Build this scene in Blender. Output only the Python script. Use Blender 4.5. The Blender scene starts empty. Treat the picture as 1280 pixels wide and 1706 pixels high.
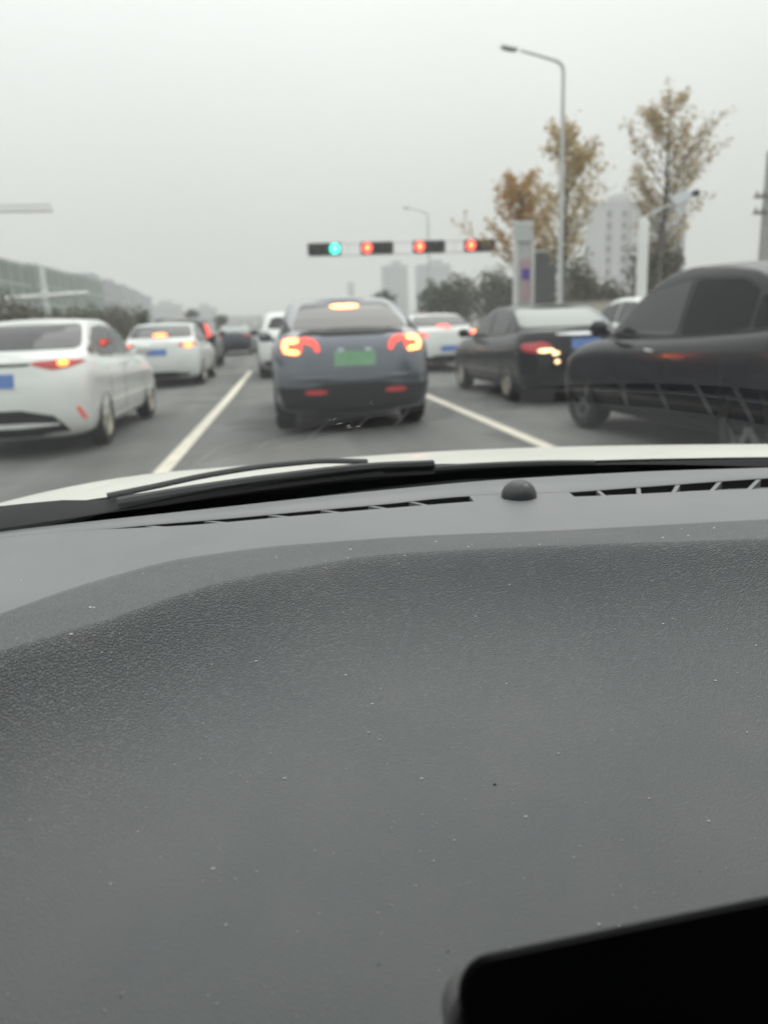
import bpy, bmesh, math, random
import numpy as np
from mathutils import Vector, Matrix
from mathutils.bvhtree import BVHTree

R = math.radians
scene = bpy.context.scene
col = scene.collection
rng = random.Random(7)

# ------------------------------------------------------------------ camera
cam_d = bpy.data.cameras.new('camera')
cam = bpy.data.objects.new('camera', cam_d); col.objects.link(cam)
YAW, PITCH, ROLL = R(7.9), R(13.8), R(2.2)
fwd = Vector((math.sin(YAW)*math.cos(PITCH), math.cos(YAW)*math.cos(PITCH), -math.sin(PITCH)))
rgt = Vector((math.cos(YAW), -math.sin(YAW), 0.0))
upv = rgt.cross(fwd)
r2 = rgt*math.cos(ROLL) - upv*math.sin(ROLL)
u2 = upv*math.cos(ROLL) + rgt*math.sin(ROLL)
cam.matrix_world = Matrix(((r2.x, u2.x, -fwd.x, 0.0), (r2.y, u2.y, -fwd.y, 0.0), (r2.z, u2.z, -fwd.z, 1.26), (0, 0, 0, 1)))
cam_d.sensor_width = 36.0
cam_d.lens = 27.05
cam_d.clip_start = 0.01
cam_d.clip_end = 5000
cam_d.dof.use_dof = True
cam_d.dof.focus_distance = 0.56
cam_d.dof.aperture_fstop = 6.4
scene.camera = cam

# ------------------------------------------------------------------ sky, sun, exposure
SUN_EL, SUN_AZ = R(58), R(20)          # azimuth measured from +Y towards +X
world = bpy.data.worlds.new('World'); scene.world = world; world.use_nodes = True
wn, wl = world.node_tree.nodes, world.node_tree.links
wn.clear()
wo = wn.new('ShaderNodeOutputWorld'); bg = wn.new('ShaderNodeBackground'); bg.inputs['Strength'].default_value = 0.1
sky = wn.new('ShaderNodeTexSky'); sky.sky_type = 'NISHITA'; sky.sun_disc = False
sky.sun_elevation = SUN_EL; sky.sun_rotation = SUN_AZ; sky.dust_density = 6.0; sky.air_density = 1.5
tc = wn.new('ShaderNodeTexCoord'); sep = wn.new('ShaderNodeSeparateXYZ')
wl.new(tc.outputs['Generated'], sep.inputs[0])
mx0 = wn.new('ShaderNodeMath'); mx0.operation = 'MAXIMUM'; mx0.inputs[1].default_value = 0.0; wl.new(sep.outputs['Z'], mx0.inputs[0])
mad = wn.new('ShaderNodeMath'); mad.operation = 'MULTIPLY_ADD'; mad.inputs[1].default_value = 11.2; mad.inputs[2].default_value = 4.6
wl.new(mx0.outputs[0], mad.inputs[0])
cn = wn.new('ShaderNodeTexNoise'); cn.inputs['Scale'].default_value = 1.6; cn.inputs['Detail'].default_value = 3.0
wl.new(tc.outputs['Generated'], cn.inputs['Vector'])
cm = wn.new('ShaderNodeMath'); cm.operation = 'MULTIPLY_ADD'; cm.inputs[1].default_value = 0.14; cm.inputs[2].default_value = 0.93
wl.new(cn.outputs['Fac'], cm.inputs[0])
pm = wn.new('ShaderNodeMath'); pm.operation = 'MULTIPLY'; wl.new(mad.outputs[0], pm.inputs[0]); wl.new(cm.outputs[0], pm.inputs[1])
tint = wn.new('ShaderNodeVectorMath'); tint.operation = 'SCALE'; tint.inputs[0].default_value = (0.985, 1.0, 0.972); wl.new(pm.outputs[0], tint.inputs['Scale'])
mixs = wn.new('ShaderNodeMix'); mixs.data_type = 'RGBA'; mixs.inputs['Factor'].default_value = 0.06
wl.new(tint.outputs[0], mixs.inputs['A']); wl.new(sky.outputs[0], mixs.inputs['B'])
wl.new(mixs.outputs['Result'], bg.inputs['Color']); wl.new(bg.outputs[0], wo.inputs['Surface'])

sun_d = bpy.data.lights.new('sun', 'SUN'); sun_d.energy = 0.6; sun_d.angle = R(50); sun_d.color = (1.0, 0.97, 0.93)
sun = bpy.data.objects.new('sun', sun_d); col.objects.link(sun)
sd = Vector((math.sin(SUN_AZ)*math.cos(SUN_EL), math.cos(SUN_AZ)*math.cos(SUN_EL), math.sin(SUN_EL)))
sun.rotation_euler = sd.to_track_quat('Z', 'Y').to_euler()
sun.location = (0, 0, 80)

scene.view_settings.view_transform = 'Standard'
scene.view_settings.look = 'None'
scene.view_settings.gamma = 1.0
scene.view_settings.use_curve_mapping = False
scene.view_settings.exposure = 0.38
scene.render.engine = 'CYCLES'
cy = scene.cycles
cy.use_denoising = True
cy.max_bounces = 8; cy.diffuse_bounces = 3; cy.glossy_bounces = 4; cy.transmission_bounces = 4
cy.transparent_max_bounces = 16; cy.volume_bounces = 1
cy.sample_clamp_indirect = 6.0

# ------------------------------------------------------------------ materials
def mat(name, rgb, rough=0.6, metal=0.0, coat=0.0, spec=0.5, var=0.0, vscale=3.0, bump=0.0, bscale=40.0, emit=None, estr=0.0, rgb2=None):
    m = bpy.data.materials.new(name); m.use_nodes = True
    n, l = m.node_tree.nodes, m.node_tree.links
    b = n['Principled BSDF']
    b.inputs['Base Color'].default_value = (*rgb, 1); b.inputs['Roughness'].default_value = rough
    b.inputs['Metallic'].default_value = metal; b.inputs['Specular IOR Level'].default_value = spec
    if coat:
        b.inputs['Coat Weight'].default_value = coat; b.inputs['Coat Roughness'].default_value = 0.05
    if emit:
        b.inputs['Emission Color'].default_value = (*emit, 1); b.inputs['Emission Strength'].default_value = estr
    if var or rgb2 or bump:
        t = n.new('ShaderNodeTexCoord')
    if var or rgb2:
        nz = n.new('ShaderNodeTexNoise'); nz.inputs['Scale'].default_value = vscale; nz.inputs['Detail'].default_value = 6
        l.new(t.outputs['Object'], nz.inputs['Vector'])
        rp = n.new('ShaderNodeValToRGB'); l.new(nz.outputs['Fac'], rp.inputs[0])
        c2 = rgb2 if rgb2 else [c*(1+var) for c in rgb]
        c1 = rgb if rgb2 else [c*(1-var) for c in rgb]
        rp.color_ramp.elements[0].color = (*c1, 1); rp.color_ramp.elements[1].color = (*c2, 1)
        rp.color_ramp.elements[0].position = 0.33; rp.color_ramp.elements[1].position = 0.67
        l.new(rp.outputs[0], b.inputs['Base Color'])
    if bump:
        nb = n.new('ShaderNodeTexNoise'); nb.inputs['Scale'].default_value = bscale; nb.inputs['Detail'].default_value = 4
        l.new(t.outputs['Object'], nb.inputs['Vector'])
        bp = n.new('ShaderNodeBump'); bp.inputs['Strength'].default_value = bump; bp.inputs['Distance'].default_value = 0.02
        l.new(nb.outputs['Fac'], bp.inputs['Height']); l.new(bp.outputs[0], b.inputs['Normal'])
    return m

def leaf_mat(name, a, b):
    m = mat(name, a, 0.7, rgb2=b, vscale=1.5); n, l = m.node_tree.nodes, m.node_tree.links
    p = n['Principled BSDF']; o = [q for q in n if q.type == 'OUTPUT_MATERIAL'][0]; src = p.inputs['Base Color'].links[0].from_socket
    t = n.new('ShaderNodeBsdfTranslucent'); l.new(src, t.inputs['Color']); mx = n.new('ShaderNodeMixShader'); mx.inputs[0].default_value = 0.5
    l.new(p.outputs[0], mx.inputs[1]); l.new(t.outputs[0], mx.inputs[2]); l.new(mx.outputs[0], o.inputs['Surface'])
    return m
M = {}
M['asphalt'] = mat('asphalt', (0.125, 0.127, 0.123), 0.72, var=0.16, vscale=0.9, bump=0.5, bscale=60)
def road_tracks(m):
    n, l = m.node_tree.nodes, m.node_tree.links; b = n['Principled BSDF']; src = b.inputs['Base Color'].links[0].from_socket
    t = n.new('ShaderNodeTexCoord'); mp = n.new('ShaderNodeMapping'); mp.inputs['Scale'].default_value = (1.1, 0.06, 1); l.new(t.outputs['Object'], mp.inputs[0])
    nz = n.new('ShaderNodeTexNoise'); nz.inputs['Scale'].default_value = 1.4; nz.inputs['Detail'].default_value = 4; l.new(mp.outputs[0], nz.inputs['Vector'])
    n2 = n.new('ShaderNodeTexNoise'); n2.inputs['Scale'].default_value = 0.55; n2.inputs['Detail'].default_value = 5; n2.inputs['Distortion'].default_value = 1.2; l.new(t.outputs['Object'], n2.inputs['Vector'])
    a = n.new('ShaderNodeMapRange'); a.inputs['From Min'].default_value = .35; a.inputs['From Max'].default_value = .65; a.inputs['To Min'].default_value = .80; a.inputs['To Max'].default_value = 1.16; l.new(nz.outputs['Fac'], a.inputs['Value'])
    c = n.new('ShaderNodeMapRange'); c.inputs['From Min'].default_value = .30; c.inputs['From Max'].default_value = .42; c.inputs['To Min'].default_value = .55; c.inputs['To Max'].default_value = 1.0; l.new(n2.outputs['Fac'], c.inputs['Value'])
    mu = n.new('ShaderNodeMath'); mu.operation = 'MULTIPLY'; l.new(a.outputs[0], mu.inputs[0]); l.new(c.outputs[0], mu.inputs[1])
    sc = n.new('ShaderNodeVectorMath'); sc.operation = 'SCALE'; l.new(src, sc.inputs[0]); l.new(mu.outputs[0], sc.inputs['Scale']); l.new(sc.outputs[0], b.inputs['Base Color'])
road_tracks(M['asphalt'])
M['ground'] = mat('ground_soil', (0.13, 0.13, 0.11), 0.95, var=0.2, vscale=0.2)
M['paving'] = mat('paving', (0.26, 0.25, 0.24), 0.85, var=0.12, vscale=2.0)
M['line'] = mat('line_paint', (0.66, 0.62, 0.52), 0.6, var=0.10, vscale=5.0)
M['white'] = mat('white_paint', (0.74, 0.76, 0.74), 0.32, coat=0.7, var=0.025, vscale=2.0)
M['bonnet'] = mat('bonnet_paint', (0.60, 0.60, 0.55), 0.45, coat=0.15, var=0.02, vscale=3.0)
M['silver'] = mat('silver_paint', (0.5, 0.51, 0.5), 0.35, metal=0.4, coat=0.6)
M['grey'] = mat('grey_paint', (0.135, 0.150, 0.178), 0.30, metal=0.45, coat=1.0, var=0.05)
M['black'] = mat('black_paint', (0.005, 0.0062, 0.010), 0.26, coat=0.4, spec=0.2)
M['black2'] = mat('black_gloss_paint', (0.005, 0.0062, 0.011), 0.22, coat=0.36, spec=0.18)
M['greyrim'] = mat('grey_rim', (0.16, 0.16, 0.17), 0.4, metal=0.4)
M['privacy'] = mat('privacy_glass', (0.004, 0.004, 0.005), 0.05, spec=0.12)
M['graphite'] = mat('graphite_paint', (0.03, 0.032, 0.038), 0.3, metal=0.2, coat=1.0)
M['navy'] = mat('navy_paint', (0.02, 0.024, 0.04), 0.35, coat=0.8)
M['trim'] = mat('black_plastic', (0.016, 0.017, 0.019), 0.6)
M['rubber'] = mat('tyre_rubber', (0.018, 0.018, 0.018), 0.85)
M['arch'] = mat('arch_lining', (0.01, 0.01, 0.01), 0.9)
M['alloy'] = mat('alloy_rim', (0.55, 0.52, 0.46), 0.35, metal=0.7)
M['darkrim'] = mat('dark_rim', (0.07, 0.07, 0.075), 0.4, metal=0.5)
M['chrome'] = mat('chrome', (0.75, 0.76, 0.77), 0.15, metal=1.0)
M['glass'] = mat('tinted_glass', (0.014, 0.017, 0.019), 0.04, spec=0.62)
M['palegl'] = mat('pale_glass', (0.16, 0.19, 0.18), 0.06, spec=1.0)  # pale colour; stands in for reflected sky on the black saloon's rear window
M['red'] = mat('red_lens', (0.35, 0.012, 0.012), 0.2, coat=1.0, emit=(1, 0.04, 0.05), estr=0.10)
M['redlit'] = mat('red_lens_lit', (0.4, 0.02, 0.02), 0.2, emit=(1, 0.10, 0.07), estr=1.3)
M['brake'] = mat('brake_lamp_lit', (0.4, 0.05, 0.02), 0.3, emit=(1, 0.125, 0.022), estr=9.0)
M['brakehi'] = mat('brake_lamp_bright', (0.4, 0.05, 0.02), 0.3, emit=(1, 0.19, 0.045), estr=12.0)
M['reflector'] = mat('red_reflector_glow', (0.45, 0.05, 0.06), 0.3, emit=(1, 0.1, 0.1), estr=0.12)  # emission adds a glow; reflectors give no light themselves
M['bumpref'] = mat('bumper_reflector_glow', (0.5, 0.12, 0.1), 0.35, emit=(1, 0.16, 0.13), estr=0.22)  # unlit part given a faint salmon glow of its own
M['blue'] = mat('blue_plate', (0.10, 0.2, 0.5), 0.5, rgb2=(0.14, 0.24, 0.52), vscale=9)
M['green'] = mat('green_plate', (0.17, 0.36, 0.2), 0.5, rgb2=(0.26, 0.45, 0.3), vscale=6)
M['platemark'] = mat('plate_characters', (0.6, 0.65, 0.75), 0.5)
M['steelp'] = mat('galvanised_pole', (0.5, 0.52, 0.51), 0.5, metal=0.2, var=0.06)
M['whitep'] = mat('white_pole', (0.7, 0.71, 0.69), 0.5, var=0.04)
M['signalbox'] = mat('signal_housing', (0.02, 0.025, 0.03), 0.5)
M['sigoff'] = mat('signal_lens_off', (0.02, 0.02, 0.02), 0.3)
M['siggreen'] = mat('signal_green', (0.02, 0.2, 0.15), 0.4, emit=(0.02, 0.95, 0.62), estr=3.0)
M['siggreen2'] = mat('signal_green_core', (0.2, 0.4, 0.4), 0.4, emit=(0.35, 1.0, 0.95), estr=3.0)
M['sigred'] = mat('signal_red', (0.3, 0.03, 0.03), 0.4, emit=(1.0, 0.06, 0.05), estr=3.2)
M['sigred2'] = mat('signal_red_core', (0.4, 0.1, 0.03), 0.4, emit=(1.0, 0.28, 0.05), estr=5)
M['bark'] = mat('bark', (0.10, 0.09, 0.08), 0.9, var=0.25, vscale=6)
M['leaf_orange'] = leaf_mat('leaf_orange', (0.52, 0.30, 0.08), (0.40, 0.26, 0.09))
M['leaf_tan'] = leaf_mat('leaf_tan', (0.55, 0.42, 0.20), (0.43, 0.33, 0.17))
M['leaf_dun'] = leaf_mat('leaf_dun', (0.52, 0.41, 0.23), (0.40, 0.32, 0.19))
M['leaf_green'] = mat('leaf_green', (0.042, 0.062, 0.03), 0.7, rgb2=(0.075, 0.085, 0.04), vscale=0.9)
M['leaf_olive'] = mat('leaf_olive', (0.075, 0.07, 0.045), 0.7, rgb2=(0.12, 0.10, 0.06), vscale=0.9)
M['concrete'] = mat('concrete', (0.34, 0.34, 0.33), 0.9, var=0.08)
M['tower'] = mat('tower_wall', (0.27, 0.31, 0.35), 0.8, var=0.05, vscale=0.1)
M['paleblock'] = mat('pale_render', (0.46, 0.46, 0.47), 0.85, var=0.06, vscale=0.15)
M['greyblock'] = mat('grey_render', (0.32, 0.33, 0.36), 0.85, var=0.06, vscale=0.15)
M['net'] = mat('green_safety_net', (0.05, 0.105, 0.08), 0.9, rgb2=(0.08, 0.135, 0.105), vscale=0.25)
M['winfar'] = mat('far_window', (0.12, 0.14, 0.16), 0.3)
M['beige'] = mat('beige_wall', (0.48, 0.45, 0.38), 0.85, var=0.05)
M['board'] = mat('dark_board', (0.10, 0.105, 0.11), 0.7, var=0.1)
M['signpink'] = mat('sign_pink', (0.5, 0.34, 0.38), 0.6)
M['signpurple'] = mat('sign_purple', (0.10, 0.06, 0.38), 0.6)
M['signgrey'] = mat('sign_grey', (0.52, 0.55, 0.56), 0.6)
M['crane'] = mat('crane_paint', (0.42, 0.42, 0.38), 0.6)
M['solar'] = mat('solar_panel', (0.40, 0.43, 0.45), 0.4)
M['display'] = mat('display_glass', (0.0045, 0.0048, 0.0052), 0.3, spec=0.2)
M['bezel'] = mat('display_bezel', (0.13, 0.13, 0.13), 0.55)
M['wiperpl'] = mat('wiper_plastic', (0.016, 0.017, 0.02), 0.55, var=0.15, vscale=8)
M['frit'] = mat('frit_black', (0.003, 0.003, 0.004), 0.7, spec=0.05)
M['headliner'] = mat('headliner', (0.13, 0.128, 0.12), 0.95)
M['sensor'] = mat('sensor_dome', (0.04, 0.041, 0.043), 0.38)
M['slot'] = mat('vent_dark', (0.006, 0.006, 0.006), 0.9)
M['glassmark'] = mat('glass_mark', (0.42, 0.42, 0.41), 0.6)
M['dust'] = mat('dust_fleck', (0.78, 0.74, 0.7), 0.7)
M['manhole'] = mat('cast_iron', (0.03, 0.03, 0.03), 0.6)

def dash_material(name, base, grained):
    m = bpy.data.materials.new(name); m.use_nodes = True
    n, l = m.node_tree.nodes, m.node_tree.links
    b = n['Principled BSDF']
    b.inputs['Roughness'].default_value = 0.54 if grained else 0.46; b.inputs['Specular IOR Level'].default_value = 0.48 if grained else 0.65
    t = n.new('ShaderNodeTexCoord')
    big = n.new('ShaderNodeTexNoise'); big.inputs['Scale'].default_value = 6.5; big.inputs['Detail'].default_value = 5; big.inputs['Roughness'].default_value = 0.6
    l.new(t.outputs['Object'], big.inputs['Vector'])
    fine = n.new('ShaderNodeTexNoise'); fine.inputs['Scale'].default_value = 900.0; fine.inputs['Detail'].default_value = 2
    l.new(t.outputs['Object'], fine.inputs['Vector'])
    rp = n.new('ShaderNodeValToRGB'); l.new(big.outputs['Fac'], rp.inputs[0])
    rp.color_ramp.elements[0].position = 0.3; rp.color_ramp.elements[1].position = 0.7
    rp.color_ramp.elements[0].color = (base[0]*0.86, base[1]*0.88, base[2]*0.89, 1); rp.color_ramp.elements[1].color = (base[0]*1.07, base[1]*1.06, base[2]*1.05, 1)
    rr = n.new('ShaderNodeMapRange'); rr.inputs['To Min'].default_value = 0.46 if grained else 0.42; rr.inputs['To Max'].default_value = 0.64 if grained else 0.52
    sm_ = n.new('ShaderNodeTexNoise'); sm_.inputs['Scale'].default_value = 4.0; sm_.inputs['Detail'].default_value = 4; sm_.inputs['Distortion'].default_value = 1.5
    l.new(t.outputs['Object'], sm_.inputs['Vector']); l.new(sm_.outputs['Fac'], rr.inputs['Value']); l.new(rr.outputs[0], b.inputs['Roughness'])
    l.new(rp.outputs[0], b.inputs['Base Color'])
    if grained:
        # pebbled leather grain: distorted cells with grooves between them
        dn = n.new('ShaderNodeTexNoise'); dn.inputs['Scale'].default_value = 260.0; dn.inputs['Detail'].default_value = 2
        l.new(t.outputs['Object'], dn.inputs['Vector'])
        sc = n.new('ShaderNodeVectorMath'); sc.operation = 'SCALE'; sc.inputs['Scale'].default_value = 0.0022
        l.new(dn.outputs['Color'], sc.inputs[0])
        ad = n.new('ShaderNodeVectorMath'); ad.operation = 'ADD'; l.new(t.outputs['Object'], ad.inputs[0]); l.new(sc.outputs[0], ad.inputs[1])
        vo = n.new('ShaderNodeTexVoronoi'); vo.feature = 'DISTANCE_TO_EDGE'; vo.inputs['Scale'].default_value = 520.0
        l.new(ad.outputs[0], vo.inputs['Vector'])
        mr = n.new('ShaderNodeMapRange'); mr.interpolation_type = 'SMOOTHSTEP'
        mr.inputs['From Min'].default_value = 0.0; mr.inputs['From Max'].default_value = 0.28
        l.new(vo.outputs['Distance'], mr.inputs['Value'])
        hh = n.new('ShaderNodeMath'); hh.operation = 'MULTIPLY_ADD'; hh.inputs[1].default_value = 0.05
        l.new(fine.outputs['Fac'], hh.inputs[0]); l.new(mr.outputs[0], hh.inputs[2])
        at = n.new('ShaderNodeAttribute'); at.attribute_name = 'grain'
        bp = n.new('ShaderNodeBump'); bp.inputs['Distance'].default_value = 0.00062
        l.new(hh.outputs[0], bp.inputs['Height'])
        sm = n.new('ShaderNodeMath'); sm.operation = 'MULTIPLY'; sm.inputs[1].default_value = 1.0
        l.new(at.outputs['Fac'], sm.inputs[0]); l.new(sm.outputs[0], bp.inputs['Strength'])
        l.new(bp.outputs[0], b.inputs['Normal'])
    else:
        bp = n.new('ShaderNodeBump'); bp.inputs['Distance'].default_value = 0.0002; bp.inputs['Strength'].default_value = 0.35
        l.new(fine.outputs['Fac'], bp.inputs['Height']); l.new(bp.outputs[0], b.inputs['Normal'])
    return m
DASH = (0.124, 0.131, 0.137)
M['dash'] = dash_material('dash_leather', DASH, True)
M['dashsmooth'] = dash_material('dash_plastic', (0.160, 0.166, 0.175), False)

def windscreen_material():
    m = bpy.data.materials.new('windscreen_glass'); m.use_nodes = True
    n, l = m.node_tree.nodes, m.node_tree.links; n.clear()
    out = n.new('ShaderNodeOutputMaterial'); mix = n.new('ShaderNodeMixShader')
    tr = n.new('ShaderNodeBsdfTransparent'); tr.inputs[0].default_value = (0.93, 0.95, 0.94, 1)
    gl = n.new('ShaderNodeBsdfGlossy'); gl.inputs['Roughness'].default_value = 0.0; gl.inputs['Color'].default_value = (1, 1, 1, 1)
    g = n.new('ShaderNodeNewGeometry'); dt = n.new('ShaderNodeVectorMath'); dt.operation = 'DOT_PRODUCT'
    l.new(g.outputs['Incoming'], dt.inputs[0]); l.new(g.outputs['Normal'], dt.inputs[1])
    ab = n.new('ShaderNodeMath'); ab.operation = 'ABSOLUTE'; l.new(dt.outputs['Value'], ab.inputs[0])
    om = n.new('ShaderNodeMath'); om.operation = 'SUBTRACT'; om.inputs[0].default_value = 1.0; l.new(ab.outputs[0], om.inputs[1])
    pw = n.new('ShaderNodeMath'); pw.operation = 'POWER'; pw.inputs[1].default_value = 5.0; l.new(om.outputs[0], pw.inputs[0])
    ma = n.new('ShaderNodeMath'); ma.operation = 'MULTIPLY_ADD'; ma.inputs[1].default_value = 0.62; ma.inputs[2].default_value = 0.010; ma.use_clamp = True
    l.new(pw.outputs[0], ma.inputs[0])
    l.new(ma.outputs[0], mix.inputs[0]); l.new(tr.outputs[0], mix.inputs[1]); l.new(gl.outputs[0], mix.inputs[2]); l.new(mix.outputs[0], out.inputs['Surface'])
    return m
M['windscreen'] = windscreen_material()

# ------------------------------------------------------------------ helpers
def tag(o, label=None, cat=None, group=None, kind=None):
    if label: o['label'] = label
    if cat: o['category'] = cat
    if group: o['group'] = group
    if kind: o['kind'] = kind
    return o
def empty(name, loc=(0, 0, 0), rz=0.0):
    o = bpy.data.objects.new(name, None); o.location = loc; o.rotation_euler = (0, 0, rz); o.empty_display_size = 0.3
    col.objects.link(o); return o
def obj(name, verts, faces, m, parent=None, smooth=True, sharp=40, mats=None):
    me = bpy.data.meshes.new(name); me.from_pydata([tuple(v) for v in verts], [], faces)
    bm = bmesh.new(); bm.from_mesh(me); bmesh.ops.recalc_face_normals(bm, faces=bm.faces); bm.to_mesh(me); bm.free()
    me.materials.append(m)
    if smooth:
        me.polygons.foreach_set('use_smooth', [True]*len(me.polygons))
        if sharp: me.set_sharp_from_angle(angle=R(sharp))
    o = bpy.data.objects.new(name, me); col.objects.link(o)
    if parent: o.parent = parent
    return o
class MB:
    """collects simple solids that become one mesh"""
    def __init__(s): s.v = []; s.f = []
    def add(s, v, f):
        k = len(s.v); s.v += [tuple(p) for p in v]; s.f += [tuple(i+k for i in q) for q in f]; return s
    def box(s, c, d, rz=0.0, bev=0.0):
        x, y, z = d[0]/2, d[1]/2, d[2]/2
        if bev:
            b = min(bev, x*.9, y*.9, z*.9); pts = []
            for sz, ins in ((-z, b), (-z+b, 0), (z-b, 0), (z, b)):
                for px, py in ((-x+b, -y), (x-b, -y), (x, -y+b), (x, y-b), (x-b, y), (-x+b, y), (-x, y-b), (-x, -y+b)):
                    qx = px - math.copysign(min(ins, abs(px)), px); qy = py - math.copysign(min(ins, abs(py)), py)
                    pts.append((qx, qy, sz))
            f = [tuple(range(7, -1, -1)), tuple(range(24, 32))]
            for r in range(3):
                for i in range(8): f.append((r*8+i, r*8+(i+1) % 8, r*8+8+(i+1) % 8, r*8+8+i))
        else:
            pts = [(-x, -y, -z), (x, -y, -z), (x, y, -z), (-x, y, -z), (-x, -y, z), (x, -y, z), (x, y, z), (-x, y, z)]
            f = [(3, 2, 1, 0), (4, 5, 6, 7), (0, 1, 5, 4), (1, 2, 6, 5), (2, 3, 7, 6), (3, 0, 4, 7)]
        ca, sa = math.cos(rz), math.sin(rz)
        return s.add([(c[0]+p[0]*ca-p[1]*sa, c[1]+p[0]*sa+p[1]*ca, c[2]+p[2]) for p in pts], f)
    def tube(s, pts, rad, n=8, flat=1.0):
        pts = [Vector(p) for p in pts]
        rad = rad if isinstance(rad, (list, tuple)) else [rad]*len(pts)
        v = []; f = []; ref = None
        for i, p in enumerate(pts):
            t = (pts[min(i+1, len(pts)-1)] - pts[max(i-1, 0)]).normalized()
            if ref is None: ref = Vector((0, 0, 1)) if abs(t.z) < 0.9 else Vector((1, 0, 0))
            a = t.cross(ref)
            if a.length < 1e-4: a = t.orthogonal()
            a.normalize(); b = a.cross(t).normalized()
            for k in range(n):
                w = 2*math.pi*k/n; v.append(p + a*math.cos(w)*rad[i] + b*math.sin(w)*rad[i]*flat)
        for i in range(len(pts)-1):
            for k in range(n): f.append((i*n+k, i*n+(k+1) % n, (i+1)*n+(k+1) % n, (i+1)*n+k))
        f.append(tuple(range(n-1, -1, -1))); f.append(tuple((len(pts)-1)*n+k for k in range(n)))
        return s.add(v, f)
    def lathe(s, prof, c, axis='z', n=24, cap=True):
        v = []; f = []
        for r, h in prof:
            for k in range(n):
                w = 2*math.pi*k/n; a, b = r*math.cos(w), r*math.sin(w)
                if axis == 'z': v.append((c[0]+a, c[1]+b, c[2]+h))
                elif axis == 'y': v.append((c[0]+a, c[1]+h, c[2]+b))
                else: v.append((c[0]+h, c[1]+a, c[2]+b))
        m = len(prof)
        for i in range(m-1):
            for k in range(n): f.append((i*n+k, i*n+(k+1) % n, (i+1)*n+(k+1) % n, (i+1)*n+k))
        if cap: f.append(tuple(range(n-1, -1, -1))); f.append(tuple((m-1)*n+k for k in range(n)))
        return s.add(v, f)
    def build(s, name, m, parent=None, smooth=True, sharp=35):
        return obj(name, s.v, s.f, m, parent, smooth, sharp)

def curve(pts):
    """monotone cubic through (t, value) points"""
    xs = np.array([p[0] for p in pts], float); ys = np.array([p[1] for p in pts], float)
    h = np.diff(xs); d = np.diff(ys)/h; m = np.zeros(len(xs))
    m[0], m[-1] = d[0], d[-1]
    for i in range(1, len(xs)-1):
        if d[i-1]*d[i] > 0: m[i] = 2*d[i-1]*d[i]/(d[i-1]+d[i])
    def fn(x):
        if x <= xs[0]: return float(ys[0] + m[0]*(x-xs[0]))
        if x >= xs[-1]: return float(ys[-1] + m[-1]*(x-xs[-1]))
        i = int(np.searchsorted(xs, x)) - 1; i = max(0, min(i, len(h)-1)); t = (x-xs[i])/h[i]
        return float((2*t**3-3*t*t+1)*ys[i] + (t**3-2*t*t+t)*h[i]*m[i] + (-2*t**3+3*t*t)*ys[i+1] + (t**3-t*t)*h[i]*m[i+1])
    return fn
def hold(pts):
    """as curve, held flat beyond the ends"""
    f = curve(pts); a, b = pts[0][0], pts[-1][0]
    return lambda x: f(min(max(x, a), b))

# ------------------------------------------------------------------ setting: ground, road, markings
def sheet(name, x0, x1, y0, y1, z, m, nx=1, ny=1):
    v = [(x0+(x1-x0)*i/nx, y0+(y1-y0)*j/ny, z) for j in range(ny+1) for i in range(nx+1)]
    f = [(j*(nx+1)+i, j*(nx+1)+i+1, (j+1)*(nx+1)+i+1, (j+1)*(nx+1)+i) for j in range(ny) for i in range(nx)]
    return tag(obj(name, v, f, m, None, False), kind='structure')
sheet('ground', -1500, 1500, -300, 2600, -0.008, M['ground'])
sheet('road', -7.6, 11.0, -60, 700, 0.0, M['asphalt'])
sheet('cross_road', -70, 90, 43.5, 66, 0.004, M['asphalt'])
def ribbon(name, pts, w, z, m):
    v = []; f = []
    for i, (x, y) in enumerate(pts):
        v += [(x-w/2, y, z), (x+w/2, y, z)]
        if i: f.append((2*i-2, 2*i-1, 2*i+1, 2*i))
    return tag(obj(name, v, f, m, None, False), kind='structure')
ribbon('lane_line', [(-1.42, -8), (-1.05, 7.26), (-0.8, 15), (-0.58, 23.6)], 0.15, 0.008, M['line'])
ribbon('lane_line', [(2.67, -8), (2.67, 7.4), (2.66, 13.2), (2.66, 30)], 0.15, 0.008, M['line'])
for k in range(7): ribbon('lane_line', [(6.25, -6+k*7), (6.25, -2.5+k*7)], 0.12, 0.008, M['line'])
ribbon('stop_line', [(2.5, 38.9), (2.5, 39.3)], 8.8, 0.009, M['line'])
mh = MB().lathe([(0.0, 0.0), (0.34, 0.0), (0.36, 0.006), (0.0, 0.012)], (-1.25, 32.1, 0.003), n=20).build('manhole_cover', M['manhole'])
tag(mh, 'round dark iron manhole cover set in the asphalt behind the far navy car', 'manhole cover')
tag(MB().box((16.5, 5, 0.06), (11.0, 76, 0.13), 0, 0.02).build('pavement', M['paving']), kind='structure')
tag(MB().box((10.93, 5, 0.075), (0.16, 75.9, 0.15), 0, 0.02).build('kerb', M['concrete']), kind='structure')
tag(MB().box((-7.6, 18, 0.075), (0.16, 51, 0.15), 0, 0.02).build('kerb', M['concrete']), kind='structure')
tag(MB().box((-9.7, 22, 0.055), (3.9, 58.8, 0.12), 0, 0.02).build('median', M['ground']), kind='structure')

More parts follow.
